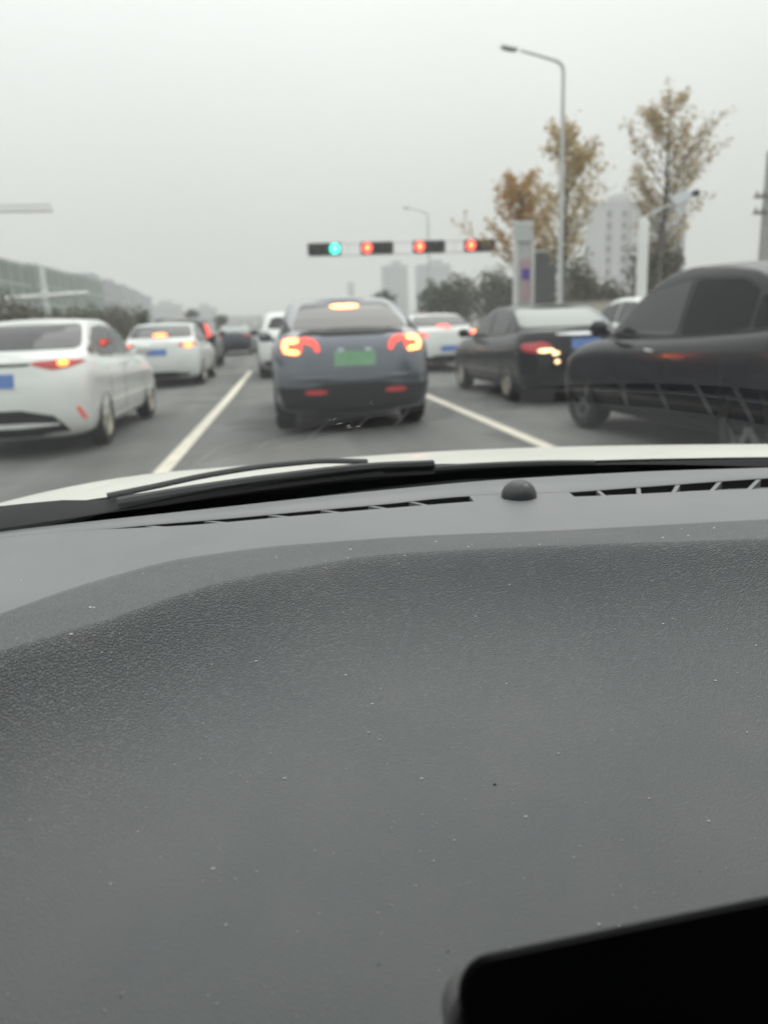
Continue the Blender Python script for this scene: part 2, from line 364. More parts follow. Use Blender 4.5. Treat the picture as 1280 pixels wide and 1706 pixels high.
# ------------------------------------------------------------------ cars
RING = (7, 9, 30, 9, 7)
def half_ring(hw, yr, yf, rc, bow_r, bow_f):
    """right half of a rounded rectangle in plan, from the rear centre round to the front centre"""
    pts = []
    na, nb, nc, nd, ne = RING
    for i in range(na): pts.append(((hw-rc)*i/na, yr))
    for i in range(nb): a = math.pi/2*i/nb; pts.append((hw-rc+rc*math.sin(a), yr+rc-rc*math.cos(a)))
    for i in range(nc): pts.append((hw, yr+rc+(yf-yr-2*rc)*i/nc))
    for i in range(nd): a = math.pi/2*i/nd; pts.append((hw-rc+rc*math.cos(a), yf-rc+rc*math.sin(a)))
    for i in range(ne+1): pts.append(((hw-rc)*(1-i/ne), yf))
    ym = (yr+yf)/2; L = (yf-yr)/2; out = []
    for x, y in pts:
        w = abs((y-ym)/L)**3; b = bow_r if y < ym else bow_f
        out.append((x, y - math.copysign(1, y-ym)*b*w*(x/hw)**2))
    return out
def loft(rings, crown_top, crown_bot=0.0, mid=5):
    """rings: lists of (x, y, z) right halves; mirrors, skins and caps them -> verts, faces of a closed solid"""
    n = len(rings[0]); v = []; f = []; full = []
    for rg in rings:
        base = len(v); v += list(rg); v += [(-x, y, z) for x, y, z in rg[1:-1]]
        full.append([base+i for i in range(n)] + [base+n+i for i in range(n-2)][::-1])
    N = len(full[0])
    for a, b in zip(full[:-1], full[1:]):
        for i in range(N): f.append((a[i], a[(i+1) % N], b[(i+1) % N], b[i]))
    for rg, loop, crown in ((rings[0], full[0], -crown_bot), (rings[-1], full[-1], crown_top)):
        rows = []
        for i in range(n):
            if i in (0, n-1): rows.append([loop[i]]); continue
            l_, r_ = loop[N-i], loop[i]; row = [l_]
            x, y, z = rg[i]; edge = min(1.0, min(i, n-1-i)/7.0)
            for k in range(1, mid+1):
                t = -1+2*k/(mid+1); row.append(len(v)); v.append((x*t, y, z+crown*(1-t*t)*edge))
            row.append(r_); rows.append(row)
        for i in range(n-1):
            a, b = rows[i], rows[i+1]
            if len(a) == 1 or len(b) == 1:
                p = a[0] if len(a) == 1 else b[0]; q = b if len(a) == 1 else a
                for k in range(len(q)-1): f.append((p, q[k], q[k+1]))
            else:
                for k in range(len(a)-1): f.append((a[k], a[k+1], b[k+1], b[k]))
    return v, f

def cut_arches(o, axles, hw, rw):
    mb = MB()
    for ya in axles:
        for s in (-1, 1):
            mb.lathe([(rw, -0.17), (rw, 0.25)], (s*(hw-0.07), ya, rw-0.05+0.0), 'x', 28)
    cut = mb.build('cutter', M['arch'], None, False)
    md = o.modifiers.new('b', 'BOOLEAN'); md.operation = 'DIFFERENCE'; md.object = cut; md.solver = 'EXACT'
    dg = bpy.context.evaluated_depsgraph_get()
    me = bpy.data.meshes.new_from_object(o.evaluated_get(dg))
    o.modifiers.clear(); o.data = me
    cm = cut.data; bpy.data.objects.remove(cut); bpy.data.meshes.remove(cm)
    me.materials.clear(); me.materials.append(o['_m']); me.materials.append(M['arch']); del o['_m']
    for p in me.polygons:
        c = p.center; p.material_index = 0
        if abs(p.normal.x) > .35 and abs(c.x) > hw-.19: continue
        for ya in axles:
            if abs(c.x) > hw-0.26 and math.hypot(c.y-ya, c.z-(rw-0.05)) < rw+0.012: p.material_index = 1
    me.polygons.foreach_set('use_smooth', [True]*len(me.polygons)); me.set_sharp_from_angle(angle=R(38))

MATBY = {}
class Car:
    def __init__(s, name, label, cat, group, loc, rz, paint, spec):
        s.root = tag(empty(name, (loc[0], loc[1], 0.0), rz), label, cat, group); s.sp = spec
        top = curve(spec['top']); zb = spec['zb']; rings = []
        for k, hw, yr, yf, rc in spec['levels']:
            rings.append([(x, y, zb+k*(top(y)-zb)) for x, y in half_ring(hw, yr, yf, rc, spec.get('bow_r', .1), spec.get('bow_f', .16))])
        v, f = loft(rings, 0.03)
        s.body = obj('body', v, f, paint, s.root); s.body['_m'] = paint
        bv = [Vector(p) for p in v]; bf = list(f)
        cut_arches(s.body, spec['axles'], spec['hw'], spec['rw']+0.055)
        g = spec['house']; roof = curve(g['roof'])
        pb = half_ring(g['hb'], g['b'][0], g['b'][1], .22, .10, .25); pt = half_ring(g['ht'], g['t'][0], g['t'][1], .2, .05, .10)
        rings = []
        for a, b in g.get('prof', ((0, 0), (.17, .25), (.37, .5), (.57, .72), (.74, .87), (.88, .955), (1, 1.0))):
            rg = []
            for (xb, yb), (xt, yt) in zip(pb, pt):
                z0 = top(yb)-0.03; z1 = roof(yt)
                rg.append((xb+(xt-xb)*a, yb+(yt-yb)*a, z0+(z1-z0)*b))
            rings.append(rg)
        v2, f2 = loft(rings, g.get('crown', .035))
        s.house = obj('cabin', v2, f2, g.get('mat', paint), s.root)
        k = len(bv); bv += [Vector(p) for p in v2]; bf += [tuple(i+k for i in q) for q in f2]
        s.bvh = BVHTree.FromPolygons(bv, bf)
        for ya in spec['axles']:
            for sx in (-1, 1): s.wheel(sx, ya)
    def wheel(s, sx, ya):
        r = s.sp['rw']; w = s.sp.get('tw', .215); xo = s.sp['hw']-0.006
        e = obj_empty_part('wheel', s.root, (sx*(xo-w/2), ya, r))
        MB().lathe([(r*.68, -w/2+.01), (r*.9, -w/2), (r*.985, -w*.36), (r, 0), (r*.985, w*.36), (r*.9, w/2), (r*.68, w/2-.01), (r*.66, 0), (r*.68, -w/2+.01)], (0, 0, 0), 'x', 28, False).build('tyre', M['rubber'], e)
        mb = MB().lathe([(r*.6, -.06*sx), (r*.69, .02*sx), (r*.69, .09*sx), (r*.645, .095*sx), (r*.62, .03*sx), (r*.1, .02*sx)], (0, 0, 0), 'x', 28)
        for k in range(s.sp.get('spokes', 5)):
            a = 2*math.pi*k/s.sp.get('spokes', 5)+.3; c, sn = math.cos(a), math.sin(a); h = .065
            q = [(.03, r*.08, -h*.6), (.03, r*.66, -h*.45), (.03, r*.66, h*.45), (.03, r*.08, h*.6), (.085, r*.08, -h*.5), (.07, r*.66, -h*.35), (.07, r*.66, h*.35), (.085, r*.08, h*.5)]
            mb.add([(p[0]*sx, p[1]*c-p[2]*sn, p[1]*sn+p[2]*c) for p in q], [(0, 1, 2, 3), (4, 7, 6, 5), (0, 4, 5, 1), (1, 5, 6, 2), (2, 6, 7, 3), (3, 7, 4, 0)])
        mb.lathe([(.06, .02*sx), (.06, .09*sx), (.045, .098*sx)], (0, 0, 0), 'x', 16)
        mb.build('rim', s.sp.get('rim', M['alloy']), e)
        MB().lathe([(r*.58, .0), (r*.58, .006*sx)], (0.012*sx, 0, 0), 'x', 24).build('brake_disc', M['arch'], e)
    def patch(s, name, poly, side, m, off=0.004, rows=10, cols=10, parent=None, depth=0.02, rnd=2, rad=None):
        """a thin solid laid on the bodywork: outline in (x, z) seen from 'rear'/'front', (y, z) from 'left'/'right'"""
        P = [Vector(p) for p in poly]
        if rad:
            q = []
            for i in range(len(P)):
                a, b, c = P[i-1], P[i], P[(i+1) % len(P)]
                p0 = b+(a-b)*min(.45, rad/max((a-b).length, 1e-4)); p1 = b+(c-b)*min(.45, rad/max((c-b).length, 1e-4))
                q += [p0, p0*.25+b*.5+p1*.25, p1]
            P = q; rnd = 0
        for _ in range(rnd):
            q = []
            for i in range(len(P)):
                a, b = P[i], P[(i+1) % len(P)]; q += [a*.75+b*.25, a*.25+b*.75]
            P = q
        zs = [p.y for p in P]; z0, z1 = min(zs), max(zs); e = (z1-z0)*0.004
        front = []; back = []
        for r_ in range(rows+1):
            z = z0+e+(z1-z0-2*e)*r_/rows; xs = []
            for i in range(len(P)):
                a, b = P[i], P[(i+1) % len(P)]
                if (a.y <= z < b.y) or (b.y <= z < a.y): xs.append(a.x+(b.x-a.x)*(z-a.y)/(b.y-a.y))
            if len(xs) < 2: xs = [P[0].x, P[0].x]
            u0, u1 = min(xs), max(xs)
            for c in range(cols+1):
                u = u0+(u1-u0)*c/cols
                if side in ('rear', 'front'): o_ = Vector((u, -6 if side == 'rear' else 6, z)); d = Vector((0, 1 if side == 'rear' else -1, 0))
                else: o_ = Vector((-4 if side == 'left' else 4, u, z)); d = Vector((1 if side == 'left' else -1, 0, 0))
                h = s.bvh.ray_cast(o_, d, 12)
                front.append((h[0], h[1], d) if h[0] is not None else None)
        ok = [q for q in front if q]
        if not ok: return None
        vf = []
        for i, q in enumerate(front):
            if q is None:
                j = min((k for k in range(len(front)) if front[k]), key=lambda k: abs(k-i)); q = front[j]
            nrm = q[1] if q[1].dot(q[2]) < 0 else -q[1]
            vf.append((q[0]+nrm*off, q[0]+q[2]*depth))
        v = [p[0] for p in vf]+[p[1] for p in vf]; K = len(vf); W = cols+1; f = []
        for r_ in range(rows):
            for c in range(cols): f.append((r_*W+c, r_*W+c+1, (r_+1)*W+c+1, (r_+1)*W+c))
        f += [tuple(i+K for i in q)[::-1] for q in f]
        ring = [c for c in range(W)]+[r_*W+cols for r_ in range(1, rows+1)]+[rows*W+c for c in range(cols-1, -1, -1)]+[r_*W for r_ in range(rows-1, 0, -1)]
        for i in range(len(ring)): a, b = ring[i], ring[(i+1) % len(ring)]; f.append((b, a, a+K, b+K))
        return obj(name, v, f, m, parent or s.root, True, 50)
    def both(s, name, poly, side, m, **k):
        """the same patch left and right"""
        r = []
        if side in ('rear', 'front'):
            r.append(s.patch(name, poly, side, m, **k)); r.append(s.patch(name, [(-x, z) for x, z in poly], side, m, **k))
        else:
            r += [s.patch(name, poly, sd_, m, **k) for sd_ in ('left', 'right')]
        return r
    def mirror(s, y, z, hw, m):
        for sx in (-1, 1):
            mb = MB().box((sx*(hw+.13), y, z), (.2, .1, .15), 0, .045)
            mb.tube([(sx*(hw-.02), y+.05, z-.05), (sx*(hw+.06), y+.02, z-.04)], .03, 8)
            mb.build('door_mirror', m, s.root)
    def plate(s, x, z, m, side='rear', w=.44, h=.14):
        pl = s.patch('number_plate', [(x-w/2, z-h/2), (x+w/2, z-h/2), (x+w/2, z+h/2), (x-w/2, z+h/2)], side, m, off=.014, rows=2, cols=4, rnd=0)
        return pl

def obj_empty_part(name, parent, loc):
    o = bpy.data.objects.new(name, None); o.parent = parent; o.location = loc; o.empty_display_size = .1; col.objects.link(o); return o

CROSS = dict(hw=.955, rw=.355, zb=.23, axles=(-1.38, 1.51), tw=.25, spokes=5, rim=M['darkrim'],
    top=[(-2.4, 1.16), (-1.9, 1.15), (-1.2, 1.09), (0, 1.03), (1.1, 1.0), (1.6, .95), (2.1, .86), (2.4, .74)],
    levels=[(0, .80, -2.12, 2.12, .25), (.05, .88, -2.22, 2.22, .3), (.16, .925, -2.31, 2.31, .36), (.36, .944, -2.36, 2.37, .42), (.55, .952, -2.35, 2.36, .46), (.70, .956, -2.33, 2.33, .48), (.81, .954, -2.31, 2.28, .49), (.87, .944, -2.29, 2.23, .5), (.915, .924, -2.27, 2.18, .5), (.965, .893, -2.24, 2.1, .5), (1, .85, -2.18, 2.0, .48)],
    house=dict(b=(-2.12, 1.42), t=(-.95, .25), hb=.865, ht=.60, roof=[(-1.0, 1.555), (-.5, 1.60), (-.1, 1.605), (.3, 1.565)], crown=.03))
SEDAN = dict(hw=.89, rw=.32, zb=.2, axles=(-1.30, 1.40), tw=.205, spokes=5, rim=M['alloy'],
    top=[(-2.32, 1.05), (-2.1, 1.065), (-1.6, 1.05), (-.8, .99), (.6, .95), (1.25, .93), (1.7, .86), (2.3, .68)],
    levels=[(0, .74, -2.1, 2.1, .25), (.05, .82, -2.2, 2.2, .3), (.16, .86, -2.28, 2.27, .36), (.36, .878, -2.31, 2.3, .42), (.55, .886, -2.30, 2.28, .45), (.68, .89, -2.29, 2.25, .46), (.76, .887, -2.27, 2.22, .48), (.82, .872, -2.265, 2.19, .49), (.9, .85, -2.25, 2.14, .5), (.97, .82, -2.22, 2.05, .48), (1, .785, -2.17, 1.97, .45)],
    house=dict(b=(-1.80, 1.3), t=(-.98, .1), hb=.81, ht=.63, roof=[(-1.0, 1.40), (-.4, 1.435), (0, 1.42), (.2, 1.40)], crown=.03))
def variant(base, **k):
    d = dict(base); d.update(k); return d
def sx(poly): return [(-a, b) for a, b in poly]

def glaze(c, m, win_l, rear, front, mm=None, trim=None, rg=None):
    if trim: c.both('window_trim', trim, 'left', M['trim'], rows=20, cols=40, rad=.05, off=.004)
    for i_, p in enumerate(win_l): c.both('side_window', p, 'left', rg if (rg and i_) else m, rows=16, cols=16, rad=.045, off=.008)
    c.patch('rear_window', rear, 'rear', mm or m, rows=26, cols=22, rad=.08)
    c.patch('windscreen', front, 'front', m, rows=26, cols=20, rad=.08)

CT = [(1.34, 1.01), (.42, 1.47), (-.3, 1.55), (-1.0, 1.52), (-1.92, 1.20), (-1.80, 1.12), (-.2, 1.03)]
CW = [[(1.22, 1.03), (1.2, 1.05), (.40, 1.45), (-.20, 1.525), (-.24, 1.525), (-.24, 1.05)], [(-.30, 1.055), (-.30, 1.53), (-.95, 1.50), (-1.2, 1.41), (-1.22, 1.38), (-1.22, 1.10)], [(-1.27, 1.11), (-1.27, 1.38), (-1.82, 1.19), (-1.76, 1.14)]]
SW = [[(1.08, .98), (.25, 1.32), (-.2, 1.37), (-.2, .99)], [(-.27, .99), (-.27, 1.37), (-.8, 1.35), (-1.18, 1.2), (-1.1, 1.02)], [(-1.2, 1.04), (-1.25, 1.17), (-1.5, 1.09), (-1.42, 1.05)]]

def gaps(c, ys, z0, z1):
    for y in ys: c.both('door_gap', [(y, z0), (y+.012, z0), (y+.012, z1), (y, z1)], 'left', M['arch'], off=.0015, rows=8, cols=1, rnd=0)

# --- grey crossover straight ahead
def crossover(name, label, group, loc, rz, paint, lit=True, extra=None, rearglass=None):
    c = Car(name, label, 'car', group, loc, rz, paint, variant(CROSS, **(extra or {})))
    glaze(c, M['glass'], CW, [(-.72, 1.205), (.72, 1.205), (.54, 1.535), (-.54, 1.535)], [(-.74, 1.05), (.74, 1.05), (.52, 1.52), (-.52, 1.52)], None, CT, rearglass)
    c.mirror(.93, 1.12, .9, paint)
    gaps(c, (1.02, -.26, -1.05), .36, 1.0)
    c.both('door_handle', [(-.02, .90), (.18, .91), (.18, .93), (-.02, .92)], 'left', M['chrome'], off=.006, rows=2, cols=6)
    c.both('sill_trim', [(-1.0, .24), (1.12, .24), (1.12, .33), (-1.0, .33)], 'left', M['trim'], off=.006, rows=3, cols=16, rnd=0)
    c.patch('spoiler', [(-.66, 1.135), (.66, 1.135), (.55, 1.185), (0, 1.215), (-.55, 1.185)], 'rear', M['trim'], off=.02, rows=4, cols=24, rnd=1)
    c.patch('bumper_trim', [(-.88, .25), (.88, .25), (.95, .45), (.95, .58), (.6, .60), (-.6, .60), (-.95, .58), (-.95, .45)], 'rear', M['trim'], off=.008, rows=8, cols=26, rnd=1)
    c.patch('front_trim', [(-.7, .26), (.7, .26), (.6, .40), (-.6, .40)], 'front', M['trim'], off=.006, rows=4, cols=16, rnd=1)
    c.both('headlight', [(.52, .70), (.84, .74), (.86, .80), (.62, .77)], 'front', M['palegl'], off=.006, rows=5, cols=8)
    for sgn in (-1, 1):
        base = [(.61, .925), (.80, .935), (.832, .97), (.832, 1.09), (.80, 1.12), (.66, 1.135), (.59, 1.115)]
        P = base if sgn > 0 else sx(base)
        t = c.patch('tail_light', P, 'rear', M['redlit'], off=.006, rows=10, cols=10, rnd=1)
        hook = [(.40, .955), (.455, .955), (.475, 1.03), (.60, 1.065), (.60, 1.135), (.47, 1.11), (.41, 1.05)]
        c.patch('tail_light_arm', hook if sgn > 0 else sx(hook), 'rear', M['redlit'], off=.008, rows=12, cols=8, parent=t, rnd=1)
        for q in ([(.635, .935), (.79, .945), (.815, .985), (.635, .985)], [(.76, .985), (.82, .985), (.82, 1.065), (.76, 1.065)], [(.635, 1.06), (.82, 1.06), (.79, 1.108), (.635, 1.118)]):
            c.patch('brake_element', q if sgn > 0 else sx(q), 'rear', M['brakehi'] if lit else M['red'], off=.013, rows=4, cols=6, parent=t, rnd=1)
        rf = [(.34, .475), (.60, .475), (.60, .53), (.34, .53)]
        c.patch('reflector', rf if sgn > 0 else sx(rf), 'rear', M['reflector'], off=.016, rows=3, cols=8, rnd=1)
    c.patch('high_brake_light', [(-.17, 1.455), (.17, 1.455), (.17, 1.50), (-.17, 1.50)], 'rear', M['brakehi'] if lit else M['red'], off=.012, rows=4, cols=8, rnd=1)
    c.patch('plate_recess', [(-.42, .75), (.42, .75), (.46, .99), (-.46, .99)], 'rear', paint, off=.003, rows=4, cols=10, rnd=1)
    pl = c.plate(0, .875, M['green'], w=.48, h=.17)
    for x in (-.16, .16): c.patch('plate_screw', [(x-.035, .955), (x+.035, .955), (x+.035, .985), (x-.035, .985)], 'rear', M['platemark'], off=.02, rows=2, cols=2, parent=pl, rnd=0)
    c.patch('bumper_ledge', [(-.80, .63), (.80, .63), (.80, .70), (-.80, .70)], 'rear', paint, off=.022, rows=3, cols=22, rnd=1)
    return c
G_R = 'cars queuing at the traffic lights'
tesla = crossover('parked_crossover', 'grey crossover with green number plate and glowing C-shaped tail lights', G_R, (.985, 11.38), 0.0, M['grey'])
tesla.root.name = 'crossover_car'
suv = crossover('crossover_car', 'large dark crossover seen from its side, beside the bonnet on the right', G_R, (4.51, 6.97), R(3.4), M['black2'], lit=True, extra=dict(rim=M['greyrim'], house=dict(b=(-2.14, 1.44), t=(-1.05, .28), hb=.87, ht=.63, roof=[(-1.1, 1.575), (-.55, 1.635), (-.1, 1.645), (.3, 1.60)], crown=.035)), rearglass=M['privacy'])

# --- sedans
def sedan(label, loc, rz, paint, kind, glassm=None, extra=None, dz=0.0):
    c = Car('sedan_car', label, 'car', G_R, loc, rz, paint, variant(SEDAN, **(extra or {})))
    glaze(c, M['glass'], SW, [(-.74, 1.11), (.74, 1.11), (.65, 1.39), (-.65, 1.39)], [(-.68, .97), (.68, .97), (.48, 1.36), (-.48, 1.36)], glassm)
    c.mirror(.80, 1.03, .84, M['trim'] if kind == 'mid' else paint)
    gaps(c, (.92, -.22, -1.0), .32, .95)
    c.both('door_handle', [(-.05, .84), (.13, .85), (.13, .88), (-.05, .87)], 'left', M['chrome'] if kind != 'black' else paint, off=.012, rows=2, cols=6)
    c.both('sill_trim', [(-.9, .235), (1.0, .235), (1.0, .285), (-.9, .285)], 'left', paint if kind == 'near' else M['trim'], off=.012, rows=3, cols=16, rnd=0)
    c.patch('front_grille', [(-.6, .32), (.6, .32), (.5, .56), (-.5, .56)], 'front', M['trim'], off=.006, rows=5, cols=12, rnd=1)
    c.both('headlight', [(.5, .60), (.8, .66), (.82, .73), (.55, .68)], 'front', M['palegl'], off=.006, rows=5, cols=8)
    return c
def lamp(c, shape, glow, glowm, lensm, off=.006):
    for sgn in (-1, 1):
        t = c.patch('tail_light', shape if sgn > 0 else sx(shape), 'rear', lensm, off=off, rows=8, cols=14, rnd=1)
        if glow: c.patch('brake_element', glow if sgn > 0 else sx(glow), 'rear', glowm, off=off+.006, rows=6, cols=6, parent=t, rnd=2)

near = sedan('white saloon nearest on the left, slim red tail light over a blue plate', (-2.74, 10.72), R(-2.2), M['white'], 'near')
lamp(near, [(.36, .985), (.52, .93), (.62, .905), (.80, .955), (.87, 1.0), (.74, 1.02), (.5, 1.015)], [(.625, .95), (.715, .95), (.715, 1.01), (.625, 1.01)], M['brake'], M['red'])
near.patch('chrome_strip', [(-.36, .965), (.36, .965), (.40, .99), (-.40, .99)], 'rear', M['trim'], off=.008, rows=2, cols=14, rnd=0)
near.patch('bumper_trim', [(-.72, .255), (-.5, .52), (.5, .52), (.72, .255), (.55, .24), (-.55, .24)], 'rear', M['trim'], off=.008, rows=8, cols=22, rnd=1)
near.patch('bumper_lip', [(-.60, .34), (.60, .34), (.60, .385), (-.60, .385)], 'rear', M['white'], off=.03, rows=3, cols=18, rnd=1)
near.both('reflector', [(.80, .38), (.835, .38), (.79, .53), (.755, .53)], 'rear', M['bumpref'], off=.008, rows=6, cols=3, rnd=1)
near.patch('boot_recess', [(-.40, .72), (.40, .72), (.46, .90), (-.46, .90)], 'rear', M['white'], off=.003, rows=4, cols=8, rnd=1)
pn = near.plate(.0, .82, M['blue'])


mid = sedan('white saloon second in the left lane, with its high brake light lit', (-2.45, 20.6), R(-1.5), M['white'], 'mid', extra=dict(hw=.92, levels=[(k, h*1.03, a*1.02, b*1.02, r) for k, h, a, b, r in SEDAN['levels']]))
lamp(mid, [(.42, .95), (.6, .90), (.86, .93), (.88, 1.0), (.6, 1.0)], [(.60, .905), (.78, .905), (.78, .99), (.60, .99)], M['brake'], M['red'])
mid.patch('high_brake_light', [(-.15, 1.13), (.15, 1.13), (.15, 1.19), (-.15, 1.19)], 'rear', M['brake'], off=.02, rows=3, cols=8, rnd=1)
mid.plate(.0, .80, M['blue'])
mid.patch('bumper_trim', [(-.62, .235), (.62, .235), (.72, .36), (-.72, .36)], 'rear', M['trim'], off=.008, rows=4, cols=18, rnd=1)

blk = sedan('glossy black saloon on the right with bright lamp cluster and pale rear window', (4.47, 13.02), R(1.2), M['black'], 'black', glassm=M['palegl'], extra=dict(rim=M['alloy']))
lamp(blk, [(.46, .78), (.80, .74), (.86, .80), (.84, .90), (.55, .92)], None, None, M['red'])
for sgn in (-1, 1):
    for q, mm in (([(.47, .77), (.68, .75), (.68, .81), (.47, .81)], 'glint'), ([(.40, .73), (.50, .71), (.51, .77), (.41, .78)], 'glint')):
        MATBY.setdefault('glint', mat('reversing_lamp_lit', (.7, .6, .4), .3, emit=(1, .62, .3), estr=2.6))
        blk.patch('indicator_lamp', q if sgn > 0 else sx(q), 'rear', MATBY['glint'], off=.014, rows=4, cols=6, rnd=1)
blk.patch('chrome_strip', [(-.42, .985), (.42, .985), (.44, 1.03), (-.44, 1.03)], 'rear', M['chrome'], off=.012, rows=3, cols=14, rnd=1)
blk.plate(.0, .87, M['blue'])
blk.both('fog_lamp', [(.40, .60), (.47, .60), (.47, .66), (.40, .66)], 'rear', MATBY['glint'], off=.006, rows=4, cols=4, rnd=2)
blk.patch('bumper_trim', [(-.6, .24), (.6, .24), (.7, .36), (-.7, .36)], 'rear', M['trim'], off=.008, rows=4, cols=18, rnd=1)

w3 = sedan('white rounded saloon further ahead between the grey crossover and black saloon', (4.42, 21.6), R(2.0), M['white'], 'far', extra=dict(levels=[(k, h, a, b, r*1.15) for k, h, a, b, r in SEDAN['levels']]))
lamp(w3, [(.48, .86), (.80, .90), (.85, .98), (.78, 1.02), (.52, .93)], [(.70, .92), (.82, .92), (.82, 1.0), (.70, 1.0)], M['brake'], M['redlit'])
w3.patch('high_brake_light', [(-.17, 1.07), (.17, 1.07), (.17, 1.15), (-.17, 1.15)], 'rear', M['redlit'], off=.03, rows=3, cols=8, rnd=1)
w3.plate(.0, .58, M['blue'])
w3.patch('bumper_trim', [(-.7, .22), (.7, .22), (.66, .42), (-.66, .42)], 'rear', M['trim'], off=.008, rows=4, cols=18, rnd=1)

navy = sedan('dark navy saloon farthest ahead in the left lanes', (-1.55, 40.9), R(-3), M['navy'], 'far', glassm=M['palegl'])
lamp(navy, [(.5, .86), (.84, .88), (.84, .97), (.5, .97)], None, None, M['red'])

# --- other tall cars
def tall(label, loc, rz, paint, lamp_shape, glow, cat='car', extra=None, name='crossover_car'):
    c = Car(name, label, cat, G_R, loc, rz, paint, variant(CROSS, **(extra or {})))
    glaze(c, M['glass'], CW, [(-.70, 1.22), (.70, 1.22), (.56, 1.50), (-.56, 1.50)], [(-.74, 1.05), (.74, 1.05), (.52, 1.52), (-.52, 1.52)])
    c.mirror(.93, 1.12, .9, M['trim'])
    gaps(c, (1.02, -.26, -1.05), .36, 1.0)
    lamp(c, lamp_shape, glow, M['brake'], M['redlit'] if glow is None else M['red'])
    c.patch('bumper_trim', [(-.85, .25), (.85, .25), (.9, .5), (-.9, .5)], 'rear', M['trim'], off=.008, rows=5, cols=20, rnd=1)
    c.plate(0, .80, M['blue'])
    return c
HATCH = dict(house=dict(b=(-2.16, 1.42), t=(-1.75, .25), hb=.865, ht=.64, roof=[(-1.8, 1.56), (-.8, 1.63), (-.1, 1.63), (.3, 1.58)], crown=.03))
tall('white crossover just ahead of the grey crossover, showing past its left edge', (.66, 21.9), R(1.0), M['white'], [(.62, 1.0), (.86, 1.0), (.86, 1.16), (.66, 1.16)], [(.68, 1.04), (.83, 1.04), (.83, 1.13), (.68, 1.13)], extra=HATCH)
tall('black crossover with tall red tail lamp hidden behind the second white saloon', (-2.62, 27.6), R(-1.0), M['black'], [(.74, 1.0), (.90, 1.0), (.88, 1.2), (.72, 1.45), (.66, 1.45), (.74, 1.2)], None, extra=HATCH)
tall('silver crossover whose roof shows just right of the grey crossover', (3.9, 29.5), R(1.0), M['silver'], [(.62, 1.0), (.86, 1.0), (.86, 1.1), (.66, 1.1)], None)
tall('white crossover behind the mirror of the dark crossover, outermost lane', (8.75, 17.5), R(1.5), M['white'], [(.62, 1.0), (.86, 1.0), (.86, 1.1), (.66, 1.1)], None)
tall('dark grey van roof standing beyond the white saloons on the left', (-6.0, 52.5), R(-2), M['grey'], [(.62, 1.0), (.86, 1.0), (.86, 1.1), (.66, 1.1)], None, cat='van', extra=dict(house=dict(b=(-2.2, 1.9), t=(-2.1, 1.1), hb=.87, ht=.78, roof=[(-2.1, 2.0), (0, 2.05), (1.1, 2.0)], crown=.04)), name='van')

# ------------------------------------------------------------------ street furniture
def street_lamp(label, x, y, h, arm_dx, m, r0=.11, far=False):
    o = tag(empty('street_lamp', (x, y, 0)), label, 'street lamp', 'street lamps along the right kerb')
    MB().lathe([(r0*1.9, 0), (r0*1.9, .25), (r0*1.15, .35), (r0, 1.0), (r0*.6, h-.35)], (0, 0, 0), n=14).build('pole', m, o)
    z = h-.35
    pts = [(0, 0, z), (-.06*1, 0, z+.2), (arm_dx*.12, 0, z+.33), (arm_dx*.5, 0, z+.52), (arm_dx*.8, 0, z+.66)]
    MB().tube(pts, [r0*.6, r0*.58, r0*.52, r0*.45, r0*.4], 10).build('arm', m, o)
    hd = MB().box((0, 0, 0), (.62, .26, .11), 0, .04).build('lamp_head', m, o); hd.location = (arm_dx, 0, z+.73); hd.rotation_euler = (0, R(9), 0)
    ln = MB().box((0, 0, 0), (.46, .2, .03), 0, .01).build('lens', M['palegl'], hd); ln.location = (0, 0, -.066)
    return o
street_lamp('tall grey street lamp with long curved arm, rising between the autumn trees', 11.08, 29, 10.05, -2.0, M['steelp'], r0=.105)
street_lamp('faint distant street lamp seen above the middle of the traffic light bar', 13.75, 66, 9.95, -1.75, M['steelp'], r0=.10)

